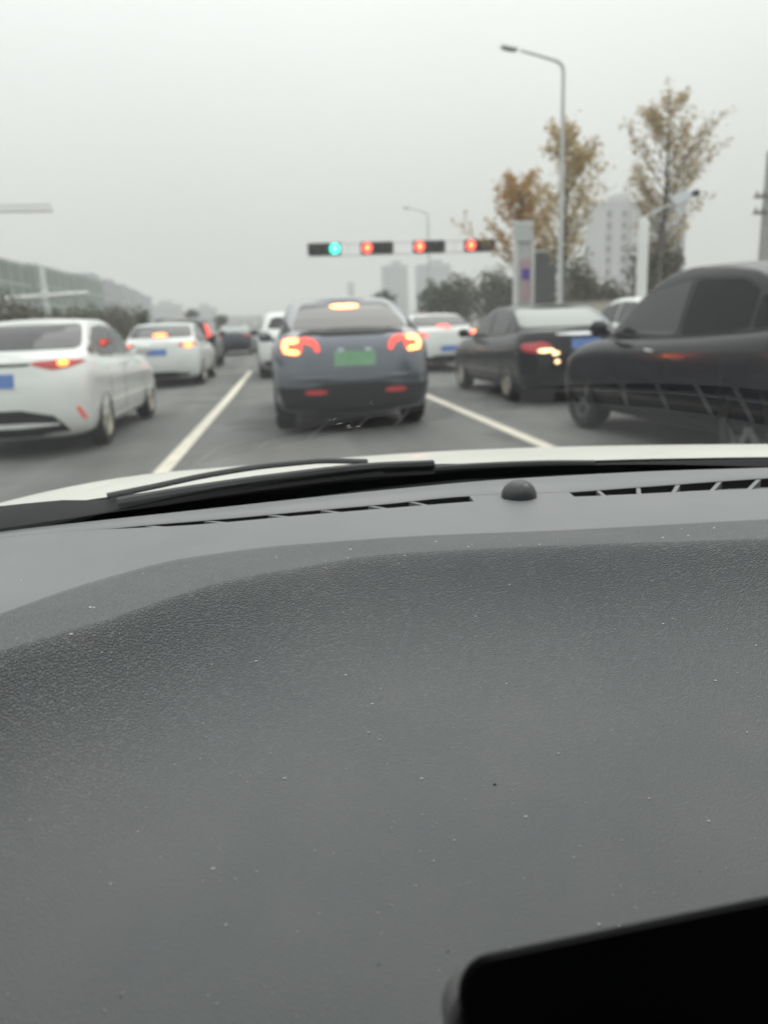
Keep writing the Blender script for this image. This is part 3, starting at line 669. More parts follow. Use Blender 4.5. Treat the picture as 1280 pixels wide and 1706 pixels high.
def traffic_lights():
    g = tag(empty('signal_gantry', (14.1, 42, 0)), 'white pole and long double-rail arm carrying the traffic light heads', 'traffic gantry')
    MB().lathe([(.26, 0), (.26, .2), (.17, .3), (.14, 6.0)], (0, .25, 0), n=16).build('pole', M['whitep'], g)
    for z in (4.78, 5.36): MB().tube([(1.9, .22, z), (-11.8, .22, z)], [.042, .032], 8).build('rail', M['whitep'], g)
    for x in (-1.3, -3.9, -5.4, -8.0, -9.6, -11.7):
        MB().tube([(x, .22, 4.78), (x, .22, 5.36)], .022, 6).build('strut', M['whitep'], g)
    heads = [(3.22, 2, 'siggreen', 'horizontal traffic light head with its green lamp lit, first on the bar'),
             (5.98, 0, 'sigred', 'red traffic light head beside the green one, second along the bar'),
             (8.76, 0, 'sigred', 'red traffic light head third along the bar, over the distant towers'),
             (11.52, 0, 'sigred', 'red traffic light head at the tree end of the bar')]
    for x, lit, mk, lb in heads:
        t = tag(empty('traffic_light', (x, 41.9, 5.08)), lb, 'traffic light', 'traffic light heads on the gantry')
        MB().box((0, 0, 0), (1.72, .26, .60), 0, .05).build('housing', M['signalbox'], t)
        for k in range(3):
            xx = (k-1)*.53
            on = (k == lit)
            e = MB().lathe([(.25, 0), (.235, -.035), (.14, -.05), (.0, -.055)], (xx, -.132, 0), 'y', 20).build('lens', M[mk] if on else M['sigoff'], t)
            if on:
                # the lit arrow
                s_ = MB().add([(xx-.04, -.195, -.13), (xx+.04, -.195, -.13), (xx+.04, -.195, .03), (xx+.11, -.195, .03), (xx, -.195, .14), (xx-.11, -.195, .03), (xx-.04, -.195, .03),
                               (xx-.04, -.185, -.13), (xx+.04, -.185, -.13), (xx+.04, -.185, .03), (xx+.11, -.185, .03), (xx, -.185, .14), (xx-.11, -.185, .03), (xx-.04, -.185, .03)],
                              [(0, 1, 2, 6), (6, 2, 3, 4), (6, 4, 5)] + [(i, (i+1) % 7, (i+1) % 7+7, i+7) for i in range(7)])
                s_.build('arrow', M[mk+'2'], e, False)
            v = MB()
            n = 14
            pts = []
            for q in range(n+1):
                a = math.pi*q/n; pts.append((xx+.268*math.cos(a), .268*math.sin(a)))
            vv = [(px, -.13, pz) for px, pz in pts]+[(px, -.30, pz) for px, pz in pts]+[(xx+(px-xx)*.95, -.13, pz*.95) for px, pz in pts]+[(xx+(px-xx)*.95, -.30, pz*.95) for px, pz in pts]
            K = n+1; ff = []
            for q in range(n): ff += [(q, q+1, K+q+1, K+q), (2*K+q, 3*K+q, 3*K+q+1, 2*K+q+1), (K+q, K+q+1, 3*K+q+1, 3*K+q)]
            v.add(vv, ff).build('visor', M['signalbox'], t)
        for xx in (-.5, .5): MB().box((xx, .19, 0), (.06, .14, .64)).build('bracket', M['whitep'], t, False)
    # the head for the other road, on the pole
    t = tag(empty('traffic_light', (13.95, 41.7, 5.18)), 'small dark unlit traffic head on the gantry pole by the pylon sign', 'traffic light', 'traffic light heads on the gantry')
    MB().box((0, 0, 0), (.62, .34, .36), 0, .05).build('housing', M['signalbox'], t)
    MB().box((0, .25, 0), (.08, .2, .1)).build('bracket', M['whitep'], t, False)
traffic_lights()

def pylon():
    o = tag(empty('pylon_sign', (12.65, 38, .12)), 'white pylon sign with purple square on a pinkish strip, beneath the autumn trees', 'sign')
    for x in (-.42, .42): MB().box((x, 0, 2.35), (.17, .3, 4.7), 0, .02).build('post', M['whitep'], o)
    MB().box((0, 0, 5.15), (.96, .34, .95), 0, .04).build('head_box', M['signgrey'], o)
    MB().box((0, .03, 2.6), (.66, .16, 4.1), 0, .02).build('backing', M['signgrey'], o)
    MB().box((.05, -.09, 2.95), (.42, .06, 1.95), 0, .01).build('panel', M['signpink'], o)
    MB().box((.05, -.135, 3.2), (.40, .02, .50), 0, .005).build('emblem', M['signpurple'], o)
pylon()
def billboard():
    o = tag(empty('billboard', (13.95, 38.6, .12)), 'dark grey upright board standing between the pylon sign and street lamp', 'board')
    MB().box((0, 0, 2.55), (1.15, .14, 3.7), 0, .02).build('panel', M['board'], o)
    for x in (-.45, .45): MB().box((x, .12, 1.2), (.1, .1, 2.4)).build('post', M['steelp'], o, False)
    MB().box((0, -.08, 4.3), (1.2, .05, .12), 0, .01).build('frame', M['steelp'], o)
billboard()
def camera_pole():
    o = tag(empty('camera_pole', (12.87, 26, .12)), 'thick white post with slanted arm bearing a solar panel and dark camera', 'camera pole')
    MB().lathe([(.24, 0), (.24, .06), (.185, .08), (.175, 4.1), (.10, 4.25)], (0, 0, 0), n=18).build('post', M['whitep'], o)
    MB().tube([(-.1, 0, 4.22), (1.72, 0, 5.02)], [.035, .03], 8).build('arm', M['steelp'], o)
    p = MB().box((0, 0, 0), (.66, .05, .42), 0, .02).build('solar_panel', M['solar'], o); p.location = (1.25, -.1, 4.86); p.rotation_euler = (R(-35), R(-24), 0)
    MB().box((1.78, -.05, 5.0), (.22, .34, .2), 0, .05).build('camera', M['signalbox'], o)
camera_pole()
def utility_pole():
    o = tag(empty('utility_pole', (26.75, 40, 0)), 'concrete utility pole with short cross-arms at the right edge', 'utility pole')
    MB().lathe([(.34, 0), (.26, 9.2)], (0, 0, 0), n=14).build('pole', M['concrete'], o)
    for z in (6.95, 6.15): MB().box((0, -.2, z), (1.9, .1, .14)).build('cross_arm', M['board'], o, False)
    for z in (6.95, 6.15):
        for x in (-.8, -.45, .45, .8): MB().lathe([(.05, 0), (.07, .08), (.04, .2)], (x, -.2, z+.07), n=8).build('insulator', M['board'], o)
utility_pole()
def crossbar_pole():
    o = tag(empty('crossbar_pole', (-10.35, 40, 0)), 'white pole with a long horizontal crossbar before the green netted blocks', 'pole')
    MB().lathe([(.15, 0), (.13, 4.5)], (0, 0, 0), n=12).build('pole', M['whitep'], o)
    MB().tube([(-4.5, -.05, 2.92), (2.0, -.05, 3.17)], .11, 8).build('crossbar', M['whitep'], o)
    MB().box((0, -.02, 3.1), (.34, .34, .4), 0, .04).build('clamp', M['whitep'], o)
crossbar_pole()
wl_ = tag(MB().box((14.6, 31.2, .93), (5.6, .22, 1.62), 0, .02).build('boundary_wall', M['beige']), 'low beige wall with a capping behind the queue on the right', 'wall')
MB().box((14.6, 31.2, 1.78), (5.8, .34, .08), 0, .01).build('capping', M['paving'], wl_)

# ------------------------------------------------------------------ buildings
def windows(o, w, d, h, nx, nz, ww, wh, face='front', z0=2.0, mesh_cache={}):
    key = (round(ww, 2), round(wh, 2))
    for j in range(nz):
        for i in range(nx):
            x = -w/2+w*(i+.5)/nx; z = z0+(h-z0-1.0)*(j+.5)/nz
            if key not in mesh_cache:
                q = MB().box((0, 0, 0), (ww, .16, wh)).build('window', M['winfar'], o, False); mesh_cache[key] = q.data
            else:
                q = bpy.data.objects.new('window', mesh_cache[key]); col.objects.link(q); q.parent = o
            if face == 'front': q.location = (x, -d/2-.05, z)
            else: q.location = (w/2+.05, -d/2+d*(i+.5)/nx, z); q.rotation_euler = (0, 0, R(90))
def block(label, x, y, w, d, h, m, nx=0, nz=0, ww=1.5, wh=1.6, rz=0.0, side=0, group='far apartment towers', roofbox=True, name='apartment_building', bays=0):
    o = tag(empty(name, (x, y, 0), rz), label, 'building', group)
    MB().box((0, 0, h/2), (w, d, h)).build('wall', m, o, False)
    MB().box((0, 0, h+.4), (w+.5, d+.5, .8)).build('parapet', m, o, False)
    if roofbox: MB().box((w*.1, 0, h+2.0), (w*.35, d*.5, 2.6)).build('roof_house', m, o, False)
    for b in range(bays):
        MB().box((-w/2+w*(b+.5)/bays, -d/2-.7, h/2-.5), (w/bays*.45, 1.5, h-1.0)).build('balcony_bay', m, o, False)
    if nx: windows(o, w, d, h, nx, nz, ww, wh)
    if side: windows(o, w, d, h, side, nz, ww, wh, 'side')
    return o
block('pale apartment tower behind the autumn trees on the right', 101.5, 224, 11, 14, 31.0, M['paleblock'], 5, 9, 1.3, 1.7, bays=2, group='apartment towers on the right')
block('greyer apartment tower to the right of the pale one', 117.5, 232, 13.5, 15, 32.0, M['greyblock'], 5, 9, 1.4, 1.7, bays=2, group='apartment towers on the right')
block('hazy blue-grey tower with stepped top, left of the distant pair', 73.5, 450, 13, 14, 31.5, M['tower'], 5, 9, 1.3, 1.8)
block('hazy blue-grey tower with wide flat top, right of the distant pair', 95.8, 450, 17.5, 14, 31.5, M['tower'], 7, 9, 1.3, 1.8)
block('very faint thin tower right above the grey crossover roof', 56.0, 520, 4, 5, 27, M['greyblock'], 0, 0, roofbox=False)
block('faint pale block over the second white saloon', -62, 500, 22, 14, 16.0, M['greyblock'], 8, 4, 1.4, 1.8)
block('faint pale block over the far navy saloon', -39, 505, 17, 14, 13.6, M['greyblock'], 6, 4, 1.4, 1.8)
block('low faint block beyond the end of the road', -14, 540, 22, 14, 8.5, M['greyblock'], 8, 2, 1.4, 1.8, roofbox=False)
# netted construction blocks on the left, receding
def netted(label, x, y, w, d, h, group):
    o = tag(empty('netted_building', (x, y, 0)), label, 'building', group)
    MB().box((0, 0, h/2), (w, d, h)).build('wall', M['greyblock'], o, False)
    MB().box((w/2+.35, 0, h/2+.4), (.1, d, h)).build('safety_net', M['net'], o, False)
    MB().box((0, -d/2-.35, h/2+.4), (w, .1, h)).build('safety_net', M['net'], o, False)
    for k in range(6):
        yy = -d/2+d*k/5; MB().tube([(w/2+.5, yy, 0), (w/2+.5, yy, h+1.0)], .07, 6).build('scaffold_pole', M['steelp'], o)
    for k in range(4):
        z = h*(k+1)/4; MB().box((w/2+.5, 0, z), (.16, d, .2)).build('scaffold_board', M['steelp'], o, False)
    return o
netted('green netted building shell nearest on the left', -54, 148, 18, 30, 14.2, 'netted construction blocks on the left')
netted('green netted building shell behind the crossbar pole', -54, 182, 18, 30, 14.8, 'netted construction blocks on the left')
netted('green netted building shell farthest, next to the pale slabs', -54, 216, 18, 30, 15.2, 'netted construction blocks on the left')
for k, (yy, hh) in enumerate(((248, 15.2), (272, 15.0), (296, 14.6), (320, 14.0))):
    lb = ['pale slab block adjoining the last green netted shell', 'second pale slab block in the receding row on the left', 'third pale slab block in the receding row on the left', 'last pale slab block in the receding row on the left'][k]
    block(lb, -54, yy, 18, 19, hh, M['greyblock'], 4, 4, 1.5, 1.8, side=4, group='pale slab blocks on the left')

def crane():
    o = tag(empty('tower_crane', (-76, 150, 0)), 'pale tower crane whose lattice jib reaches in at the left', 'crane')
    def lattice(pts_a, pts_b, name):
        pass
    mb = MB()
    x0, x1, z = 0.0, 40.3, 22.4
    for (dy, dz) in ((-.6, 0), (.6, 0), (0, 1.15)): mb.tube([(x0, dy, z+dz), (x1, dy, z+dz*(1 if dz == 0 else .9))], .11, 6)
    n = 26
    for k in range(n):
        a = x0+(x1-x0)*k/n; b = x0+(x1-x0)*(k+.5)/n; c2 = x0+(x1-x0)*(k+1)/n
        for dy in (-.6, .6):
            mb.tube([(a, dy, z), (b, 0, z+1.1)], .055, 5); mb.tube([(b, 0, z+1.1), (c2, dy, z)], .055, 5)
        mb.tube([(a, -.6, z), (c2, .6, z)], .05, 5)
    mb.build('jib', M['crane'], o)
    mb = MB()
    for sx_ in (-.7, .7):
        for sy in (-.7, .7): mb.tube([(sx_, sy, 0), (sx_, sy, 26)], .12, 6)
    for k in range(16):
        z0 = k*1.6
        for q in ((-.7, -.7, .7, -.7), (.7, -.7, .7, .7), (.7, .7, -.7, .7), (-.7, .7, -.7, -.7)): mb.tube([(q[0], q[1], z0), (q[2], q[3], z0+1.6)], .06, 5)
    mb.build('mast', M['crane'], o)
    MB().box((1.4, -1.1, 21.2), (1.6, 1.4, 1.9), 0, .1).build('cab', M['whitep'], o)
    MB().box((-9, 0, 22), (3, 1.6, 2.4), 0, .1).build('counterweight', M['concrete'], o)
    MB().box((-5, 0, 22.9), (10, 1.1, .4)).build('counter_jib', M['crane'], o)
crane()

# ------------------------------------------------------------------ trees
def leaf_quads(pts, size, rnd, nper=1, spread=.2):
    v = []; f = []
    for p in pts:
        for _ in range(nper):
            c = Vector(p)+Vector((rnd.gauss(0, spread), rnd.gauss(0, spread), rnd.gauss(0, spread*.8)))
            a = Vector((rnd.gauss(0, 1), rnd.gauss(0, 1), rnd.gauss(0, 1))).normalized(); b = a.orthogonal().normalized()
            b.rotate(Matrix.Rotation(rnd.uniform(0, 6.28), 3, a)); c2 = a.cross(b)
            s_ = size*rnd.uniform(.6, 1.3); k = len(v)
            v += [c-b*s_*.5, c+c2*s_*.3, c+b*s_*.5, c-c2*s_*.3]; f.append((k, k+1, k+2, k+3))
    return v, f
def raw(name, v, f, m, parent):
    me = bpy.data.meshes.new(name); me.from_pydata([tuple(p) for p in v], [], f); me.materials.append(m)
    o = bpy.data.objects.new(name, me); col.objects.link(o); o.parent = parent; return o
def sparse_tree(label, x, y, h, spread, leafm, seed, clear=.28, nb=17, nl=30, lsize=.2, lean=0.0, group='bare-ish autumn trees on the right verge', limbs=()):
    rnd = random.Random(seed)
    o = tag(empty('autumn_tree', (x, y, .1)), label, 'tree', group)
    mb = MB(); pts = []
    trunk = [(lean*t*h+.06*math.sin(5*t+seed), .05*math.cos(4*t), h*t) for t in (0, .12, .3, .5, .7, .85, 1.0)]
    mb.tube(trunk, [.17, .14, .115, .09, .06, .04, .015], 9)
    tip = Vector(trunk[-1])
    for k in range(6): pts.append(tip-Vector((0, 0, .25*k)))
    def at(t):
        for (a, b) in zip(trunk[:-1], trunk[1:]):
            if a[2] <= t*h <= b[2]: w = (t*h-a[2])/(b[2]-a[2]); return Vector(a).lerp(Vector(b), w)
        return Vector(trunk[-1])
    br = [(clear+(.93-clear)*(k+rnd.uniform(-.3, .3))/nb, rnd.uniform(0, 6.28)+k*2.4, None) for k in range(nb)]
    br += [(t, a, L) for t, a, L in limbs]
    for t, a, L in br:
        t = min(max(t, .1), .95); base = at(t)
        u_ = min(1, max(0, (t-clear)/(.95-clear)))
        if L is None: L = spread*(.22+.90*(1-u_)**.75)*(.55+.45*min(1, u_*5+.3))*rnd.uniform(.6, 1.1)
        d = Vector((math.cos(a), math.sin(a), rnd.uniform(.9, 1.5))).normalized()
        pth = [base]
        for k in range(1, 6):
            d = (d+Vector((rnd.uniform(-.16, .16), rnd.uniform(-.16, .16), .02+rnd.uniform(-.1, .1)))).normalized(); pth.append(pth[-1]+d*L/5)
        r0 = .05*(1-t)+.012
        mb.tube(pth, [r0, r0*.8, r0*.6, r0*.45, r0*.3, r0*.12], 6)
        for k in range(2, 6):
            n_ = nl//3 if k < 4 else nl//2
            if rnd.random() < .10: continue
            for _ in range(n_): pts.append(pth[k].lerp(pth[k-1], rnd.random())+Vector((rnd.gauss(0, .15), rnd.gauss(0, .15), rnd.gauss(0, .15))))
            if k >= 2:
                for _ in range(2):
                    d2 = (d+Vector((rnd.uniform(-1, 1), rnd.uniform(-1, 1), rnd.uniform(-.3, .6)))).normalized(); e = pth[k]+d2*L*rnd.uniform(.15, .32)
                    mb.tube([pth[k], e], [r0*.35, r0*.1], 5)
                    if rnd.random() < .7:
                        for _ in range(nl//3): pts.append(e.lerp(pth[k], rnd.random()*.8)+Vector((rnd.gauss(0, .12), rnd.gauss(0, .12), rnd.gauss(0, .12))))
    mb.build('trunk', M['bark'], o)
    v, f = leaf_quads(pts, lsize, rnd, 1, .05)
    raw('crown', v, f, leafm, o)
    return o
sparse_tree('orange-leaved autumn tree behind the pylon sign', 13.25, 40.5, 8.2, 2.7, M['leaf_orange'], 3, clear=.40, nb=28, nl=30, lsize=.23, limbs=((.42, 3.0, 3.6), (.5, .2, 2.0)))
sparse_tree('tan-leaved autumn tree beside the tall street lamp', 12.75, 33, 9.0, 2.7, M['leaf_tan'], 11, clear=.34, nb=34, nl=21, lsize=.19, limbs=((.42, 0.1, 3.2), (.38, .5, 2.2)))
sparse_tree('tallest dun-leaved autumn tree standing apart on the right', 17.2, 33, 10.1, 3.2, M['leaf_dun'], 23, clear=.34, nb=34, nl=21, lsize=.19, limbs=((.5, .2, 3.0), (.64, .1, 3.1), (.60, -.3, 3.2), (.45, 3.2, 2.6), (.6, 3.0, 2.7), (.66, 3.3, 2.5)))

def dense_tree(label, x, y, h, blobs, leafm, seed, n=2600, size=.3, name='evergreen_tree', cat='tree', group=None, tr=.13):
    rnd = random.Random(seed)
    o = tag(empty(name, (x, y, .05)), label, cat, group)
    mb = MB().tube([(0, 0, 0), (.05, .03, h*.4), (0, 0, h*.75)], [tr, tr*.8, tr*.3], 8)
    tot = sum(b[3]*b[4]*b[5] for b in blobs); v = []; f = []
    for (bx, by, bz, rx, ry, rz_) in blobs:
        mb.tube([(0, 0, h*.3), (bx*.6, by*.6, bz*.8), (bx, by, bz)], [tr*.5, tr*.35, tr*.12], 6)
        pts = []
        for _ in range(int(n*rx*ry*rz_/tot)):
            d = Vector((rnd.gauss(0, 1), rnd.gauss(0, 1), rnd.gauss(0, 1))).normalized(); q = rnd.random()**.45*(1+.16*math.sin(7*d.x+3*d.z+seed)+.1*rnd.gauss(0, 1))
            pts.append((bx+d.x*rx*q, by+d.y*ry*q, max(.1, bz+d.z*rz_*q)))
        vv, ff = leaf_quads(pts, size, rnd, 1, .04); k = len(v); v += vv; f += [tuple(i+k for i in q) for q in ff]
    mb.build('trunk', M['bark'], o); raw('crown', v, f, leafm, o); return o
GT = 'round dark trees beyond the traffic lights'
dense_tree('small dark lone tree rising left of the distant towers', 9.0, 60, 3.7, [(0, 0, 3.0, .95, .9, .6), (.3, 0, 2.2, .6, .6, .9)], M['leaf_green'], 31, 900, .24, group=GT)
dense_tree('dark green tree under the right-hand distant tower', 12.9, 60, 4.3, [(0, 0, 2.3, 1.3, 1.3, 1.9), (.9, .2, 2.8, 1.0, 1.0, 1.2)], M['leaf_green'], 32, 2600, .28, group=GT)
dense_tree('olive green tree in the middle of the dark clump', 15.2, 61, 4.9, [(0, 0, 2.6, 1.5, 1.5, 2.1), (-.8, -.3, 2.1, 1.1, 1.1, 1.6)], M['leaf_green'], 33, 3200, .28, group=GT)
dense_tree('highest dark green tree of the clump, left of the pylon sign', 17.6, 60, 5.4, [(0, 0, 2.8, 1.6, 1.5, 2.3), (1.0, .2, 2.3, 1.3, 1.2, 1.8)], M['leaf_green'], 34, 3600, .28, group=GT)
dense_tree('dark green tree tucked directly behind the pylon sign', 20.2, 61, 4.8, [(0, 0, 2.5, 1.6, 1.5, 2.0)], M['leaf_olive'], 35, 2600, .28, group=GT)
GS = 'brownish shrubs and trees on the right verge'
dense_tree('brown-green bushy tree right of the tall street lamp', 14.3, 35.5, 4.4, [(0, 0, 2.2, 1.0, 1.0, 1.9), (.7, .2, 1.7, .9, .9, 1.4)], M['leaf_olive'], 41, 2800, .2, group=GS)
dense_tree('low brown-green bushy tree before the pale apartment tower', 16.2, 36.2, 2.9, [(0, 0, 1.6, 1.1, 1.0, 1.1)], M['leaf_olive'], 42, 1900, .2, group=GS)
dense_tree('dark bushy tree below the tallest autumn tree', 18.2, 35.5, 5.0, [(0, 0, 2.5, 1.35, 1.2, 2.2), (.5, 0, 3.6, .9, .9, 1.2)], M['leaf_olive'], 43, 4200, .2, group=GS)
dense_tree('orange-brown bushy tree behind the dark board', 14.9, 41.5, 5.4, [(0, 0, 3.9, .75, .7, .9), (.1, 0, 2.4, .7, .7, 1.2)], mat('leaf_rust', (.2, .12, .05), .7, rgb2=(.13, .1, .05), vscale=1.5), 44, 1500, .18, group=GS)
GH = 'hedge bushes in the median on the left'
for k in range(11):
    yy = 27+k*3.4; hh = rng.uniform(2.4, 3.2)
    lb = ['low round bush', 'olive spreading bush', 'dark hedge bush'][k % 3]+' in the left median, '+['first', 'second', 'third', 'fourth', 'fifth', 'sixth', 'seventh', 'eighth', 'ninth', 'tenth', 'eleventh'][k]+' from the near end'
    dense_tree(lb, -10.3+rng.uniform(-.2, .2), yy, hh, [(0, 0, hh*.52, 1.2, 1.9, hh*.5)], M['leaf_olive'] if k % 3 else M['leaf_green'], 60+k, 1700, .2, 'median_bush', 'bush', GH, .05)
dense_tree('dark conical bush standing up over the second white saloon', -6.9, 46, 2.7, [(0, 0, 1.9, .5, .5, .8), (0, 0, 1.0, .8, .8, .9)], M['leaf_green'], 81, 1400, .18, 'conical_bush', 'bush', None, .05)
dense_tree('small dark round tree peeping over the black crossover roof', -8.6, 95, 3.6, [(0, 0, 2.8, .9, .9, .8), (0, 0, 1.6, .7, .7, 1.0)], M['leaf_green'], 82, 700, .3)
dense_tree('small dark round tree in haze left of the navy saloon', -5.6, 100, 3.0, [(0, 0, 2.3, .9, .9, .7), (0, 0, 1.3, .7, .7, .9)], M['leaf_green'], 83, 700, .3)
# wooded strip far down the road
rndw = random.Random(5); pw_ = []
for _ in range(9000):
    x = rndw.uniform(-120, 220); pw_.append((x, 395+rndw.uniform(-12, 12), abs(rndw.gauss(0, 1))*1.9+1.2*math.sin(x*.11)+.8))
v, f = leaf_quads(pw_, 1.7, rndw, 1, .5)
wd = raw('distant_woods', v, f, M['leaf_green'], None); tag(wd, kind='stuff')

# ------------------------------------------------------------------ the car the photograph is taken from
own = tag(empty('white_car', (0.22, 0, 0)), 'white car seen from its own driving seat: grey dashboard, wipers and bonnet', 'car')
CX = 0.22
def part(o, parent=own):
    """keeps world coordinates while parenting to the car"""
    o.parent = parent
    o.matrix_parent_inverse = Matrix.Translation((-CX, 0, 0)) if parent is own else Matrix.Identity(4)
    return o
E_ = curve([(-.72, .57), (-.5, .655), (-.252, .717), (-.085, .748), (.109, .782), (.244, .795), (.378, .788), (.533, .763), (.8, .69), (1.06, .59)])
VB = curve([(-.72, .545), (-.5, .625), (-.30, .688), (-.177, .7055), (-.11, .7165), (-.044, .7235), (.02, .7315), (.102, .739), (.184, .7475), (.294, .736), (.40, .735), (.512, .730), (.8, .65), (1.06, .55)])
VF = curve([(-.72, .535), (-.5, .617), (-.30, .682), (-.177, .7045), (-.092, .707), (.019, .718), (.1, .723), (.192, .726), (.318, .7145), (.487, .6945), (.8, .615), (1.06, .515)])
T_ = curve([(-.72, -.05), (-.5, .10), (-.3, .36), (-.189, .518), (-.143, .571), (-.074, .617), (.005, .631), (.087, .630), (.251, .611), (.421, .597), (.8, .55), (1.06, .5)])
R_ = curve([(-.72, -.20), (-.5, .0), (-.3, .27), (-.16, .427), (-.112, .461), (-.051, .513), (.011, .537), (.076, .552), (.149, .547), (.366, .516), (.8, .46), (1.06, .42)])
ZD = 1.09
def dash_z(x, y):
    """height of the dashboard skin"""
    r, t, e = R_(x), T_(x), E_(x)
    if y >= t: f_ = min(1.0, (y-t)/(e-t)); return ZD - .009*(1-f_)**2 - .005*math.sin(math.pi*f_**.9)
    if y >= r: s_ = (y-r)/(t-r); return ZD - .009*s_**1.2
    u = r-y
    k = .015                                   # radius of the ridge
    soft = u*u/(u+k)
    return ZD - (.25*u + .034*(1-math.exp(-soft/.034)))
NX = 420; X0, X1 = -.70, 1.05
xs = [X0+(X1-X0)*i/NX for i in range(NX+1)]
SL0, SL1, SR0, SR1 = -.177, .188, .298, .66
def snap(a):
    i = min(range(len(xs)), key=lambda k: abs(xs[k]-a)); xs[i] = a
for a in (SL0, SL1, SR0, SR1): snap(a)
NEAR = 0.02
def strip(name, rows, m, parent, attr=None):
    """rows: list of functions x -> (y, z)"""
    v = []; f = []; W = len(xs)
    for fn in rows:
        for x in xs: y, z = fn(x); v.append((x, y, z))
    for r_ in range(len(rows)-1):
        for i in range(W-1): f.append((r_*W+i, r_*W+i+1, (r_+1)*W+i+1, (r_+1)*W+i))
    me = bpy.data.meshes.new(name); me.from_pydata(v, [], f); me.materials.append(m)
    me.polygons.foreach_set('use_smooth', [True]*len(me.polygons))
    if attr:
        at = me.attributes.new('grain', 'FLOAT', 'POINT'); at.data.foreach_set('value', [a for a in attr for _ in range(W)])
    o = bpy.data.objects.new(name, me); col.objects.link(o)
    return part(o, parent) if parent is own else part(o, parent)
def lerp(a, b, t): return a+(b-a)*t
rows = []; attr = []
front = []
for k in range(22):      # front flat, from the vent line back to the leather band
    t = k/21; front.append(lambda x, t=t: (lerp(VF(x), T_(x), t), dash_z(x, lerp(VF(x), T_(x), t))))
for k in range(0, 30):
    t = k/29; rows.append(lambda x, t=t: (lerp(T_(x), R_(x), t), dash_z(x, lerp(T_(x), R_(x), t)))); attr.append(min(1.0, .35+t*6.0))
for k in range(1, 90):
    t = (k/89)**1.7; rows.append(lambda x, t=t: (lerp(R_(x), min(NEAR, R_(x)-.15), t), dash_z(x, lerp(R_(x), min(NEAR, R_(x)-.15), t)))); attr.append(.18+.82*math.exp(-(t/.22)**1.4))
for k in range(1, 10):
    t = k/9; rows.append(lambda x, t=t: (min(NEAR, R_(x)-.15)-.05*math.sin(t*1.57), dash_z(x, min(NEAR, R_(x)-.15))-.05*(1-math.cos(t*1.57))-.35*max(0, t-.6))); attr.append(.18)
dash = strip('dashboard', rows, M['dash'], own, attr)
def sub(o): o.parent = dash; return o
def strip2(name, rows, m):
    o = strip(name, rows, m, own); o.parent = dash; o.matrix_parent_inverse = Matrix.Identity(4); return o
strip2('front_pad', front, M['dashsmooth'])
strip2('windscreen_ledge', [lambda x: (E_(x)+.058, ZD-.06), lambda x: (E_(x)+.014, ZD-.03), lambda x: (E_(x)+.0035, ZD-.003), lambda x: (E_(x), ZD-.0002), lambda x: (lerp(E_(x), VB(x), .5), dash_z(x, lerp(E_(x), VB(x), .5))), lambda x: (VB(x)+.0015, dash_z(x, VB(x))), lambda x: (VB(x), dash_z(x, VB(x))-.0012)], M['dashsmooth'])
# the slot floor, walls and the closed lengths between the slots
def inslot(x): return (SL0-1e-6 <= x <= SL1+1e-6) or (SR0-1e-6 <= x <= SR1+1e-6)
strip2('defroster_duct', [lambda x: (VB(x)-.0001, dash_z(x, VB(x))-.0014), lambda x: (VB(x)-.0004, ZD-.034), lambda x: (VF(x)+.0004, ZD-.034), lambda x: (VF(x)+.0002, dash_z(x, VF(x))-.0015)], M['slot'])
def filler(name, x0, x1, m, inset=0.0, lift=0.0, n=30):
    v = []; f = []
    for i in range(n+1):
        x = lerp(x0, x1, i/n)
        yb, yf = VB(x)-inset, VF(x)+inset; zb_, zf = dash_z(x, VB(x))+lift, dash_z(x, VF(x))+lift
        v += [(x, yb, zb_), (x, yf, zf), (x, yf, zf-.03), (x, yb, zb_-.03)]
        if i: k = 4*i; f += [(k-4, k-3, k+1, k), (k-3, k-2, k+2, k+1), (k-2, k-1, k+3, k+2), (k-1, k-4, k, k+3)]
    f += [(0, 1, 2, 3), (4*n, 4*n+1, 4*n+2, 4*n+3)]
    return sub(obj(name, v, f, m, None, True, 30))
filler('vent_filler', X0, SL0, M['dashsmooth'], -.0004, -.0002)
filler('vent_filler', SR1, X1, M['dashsmooth'], -.0004, -.0002)
filler('sensor_panel', SL1+.004, SR0-.004, M['dashsmooth'], .0014, -.0006)
def slat(x, dx, w):
    a = Vector((x-dx, VB(x-dx)+.001, dash_z(x, VB(x))-.0015)); b = Vector((x+dx, VF(x+dx)-.001, dash_z(x, VF(x))-.0015)); d = (b-a).normalized(); n_ = Vector((-d.y, d.x, 0)).normalized()*w/2
    q = [a-n_, a+n_, b+n_, b-n_]; v = q+[p-Vector((0, 0, .026)) for p in q]
    sub(obj('vent_slat', v, [(0, 1, 2, 3), (4, 7, 6, 5), (0, 4, 5, 1), (1, 5, 6, 2), (2, 6, 7, 3), (3, 7, 4, 0)], M['dashsmooth'], None, False))
for x, dx in ((-.112, .012), (-.058, .013), (.001, .012), (.051, .011), (.098, .010), (.139, .009)): slat(x, dx, .0042)
for x, dx in ((.325, -.001), (.364, -.006), (.403, -.011), (.445, -.015), (.485, -.018), (.525, -.02), (.565, -.022), (.605, -.024)): slat(x, dx, .0042)
rb = []
for i in range(31):
    x = lerp(SR0, SR1, i/30); rb.append((x, lerp(VF(x), VB(x), .46), dash_z(x, VF(x))-.005))
sub(MB().tube(rb, .0022, 6).build('vent_rib', M['dashsmooth'], None))
rb = []
for i in range(21):
    x = lerp(.06, SL1, i/20); rb.append((x, lerp(VF(x), VB(x), .33), dash_z(x, VF(x))-.004))
sub(MB().tube(rb, .0016, 6).build('vent_rib', M['dashsmooth'], None))
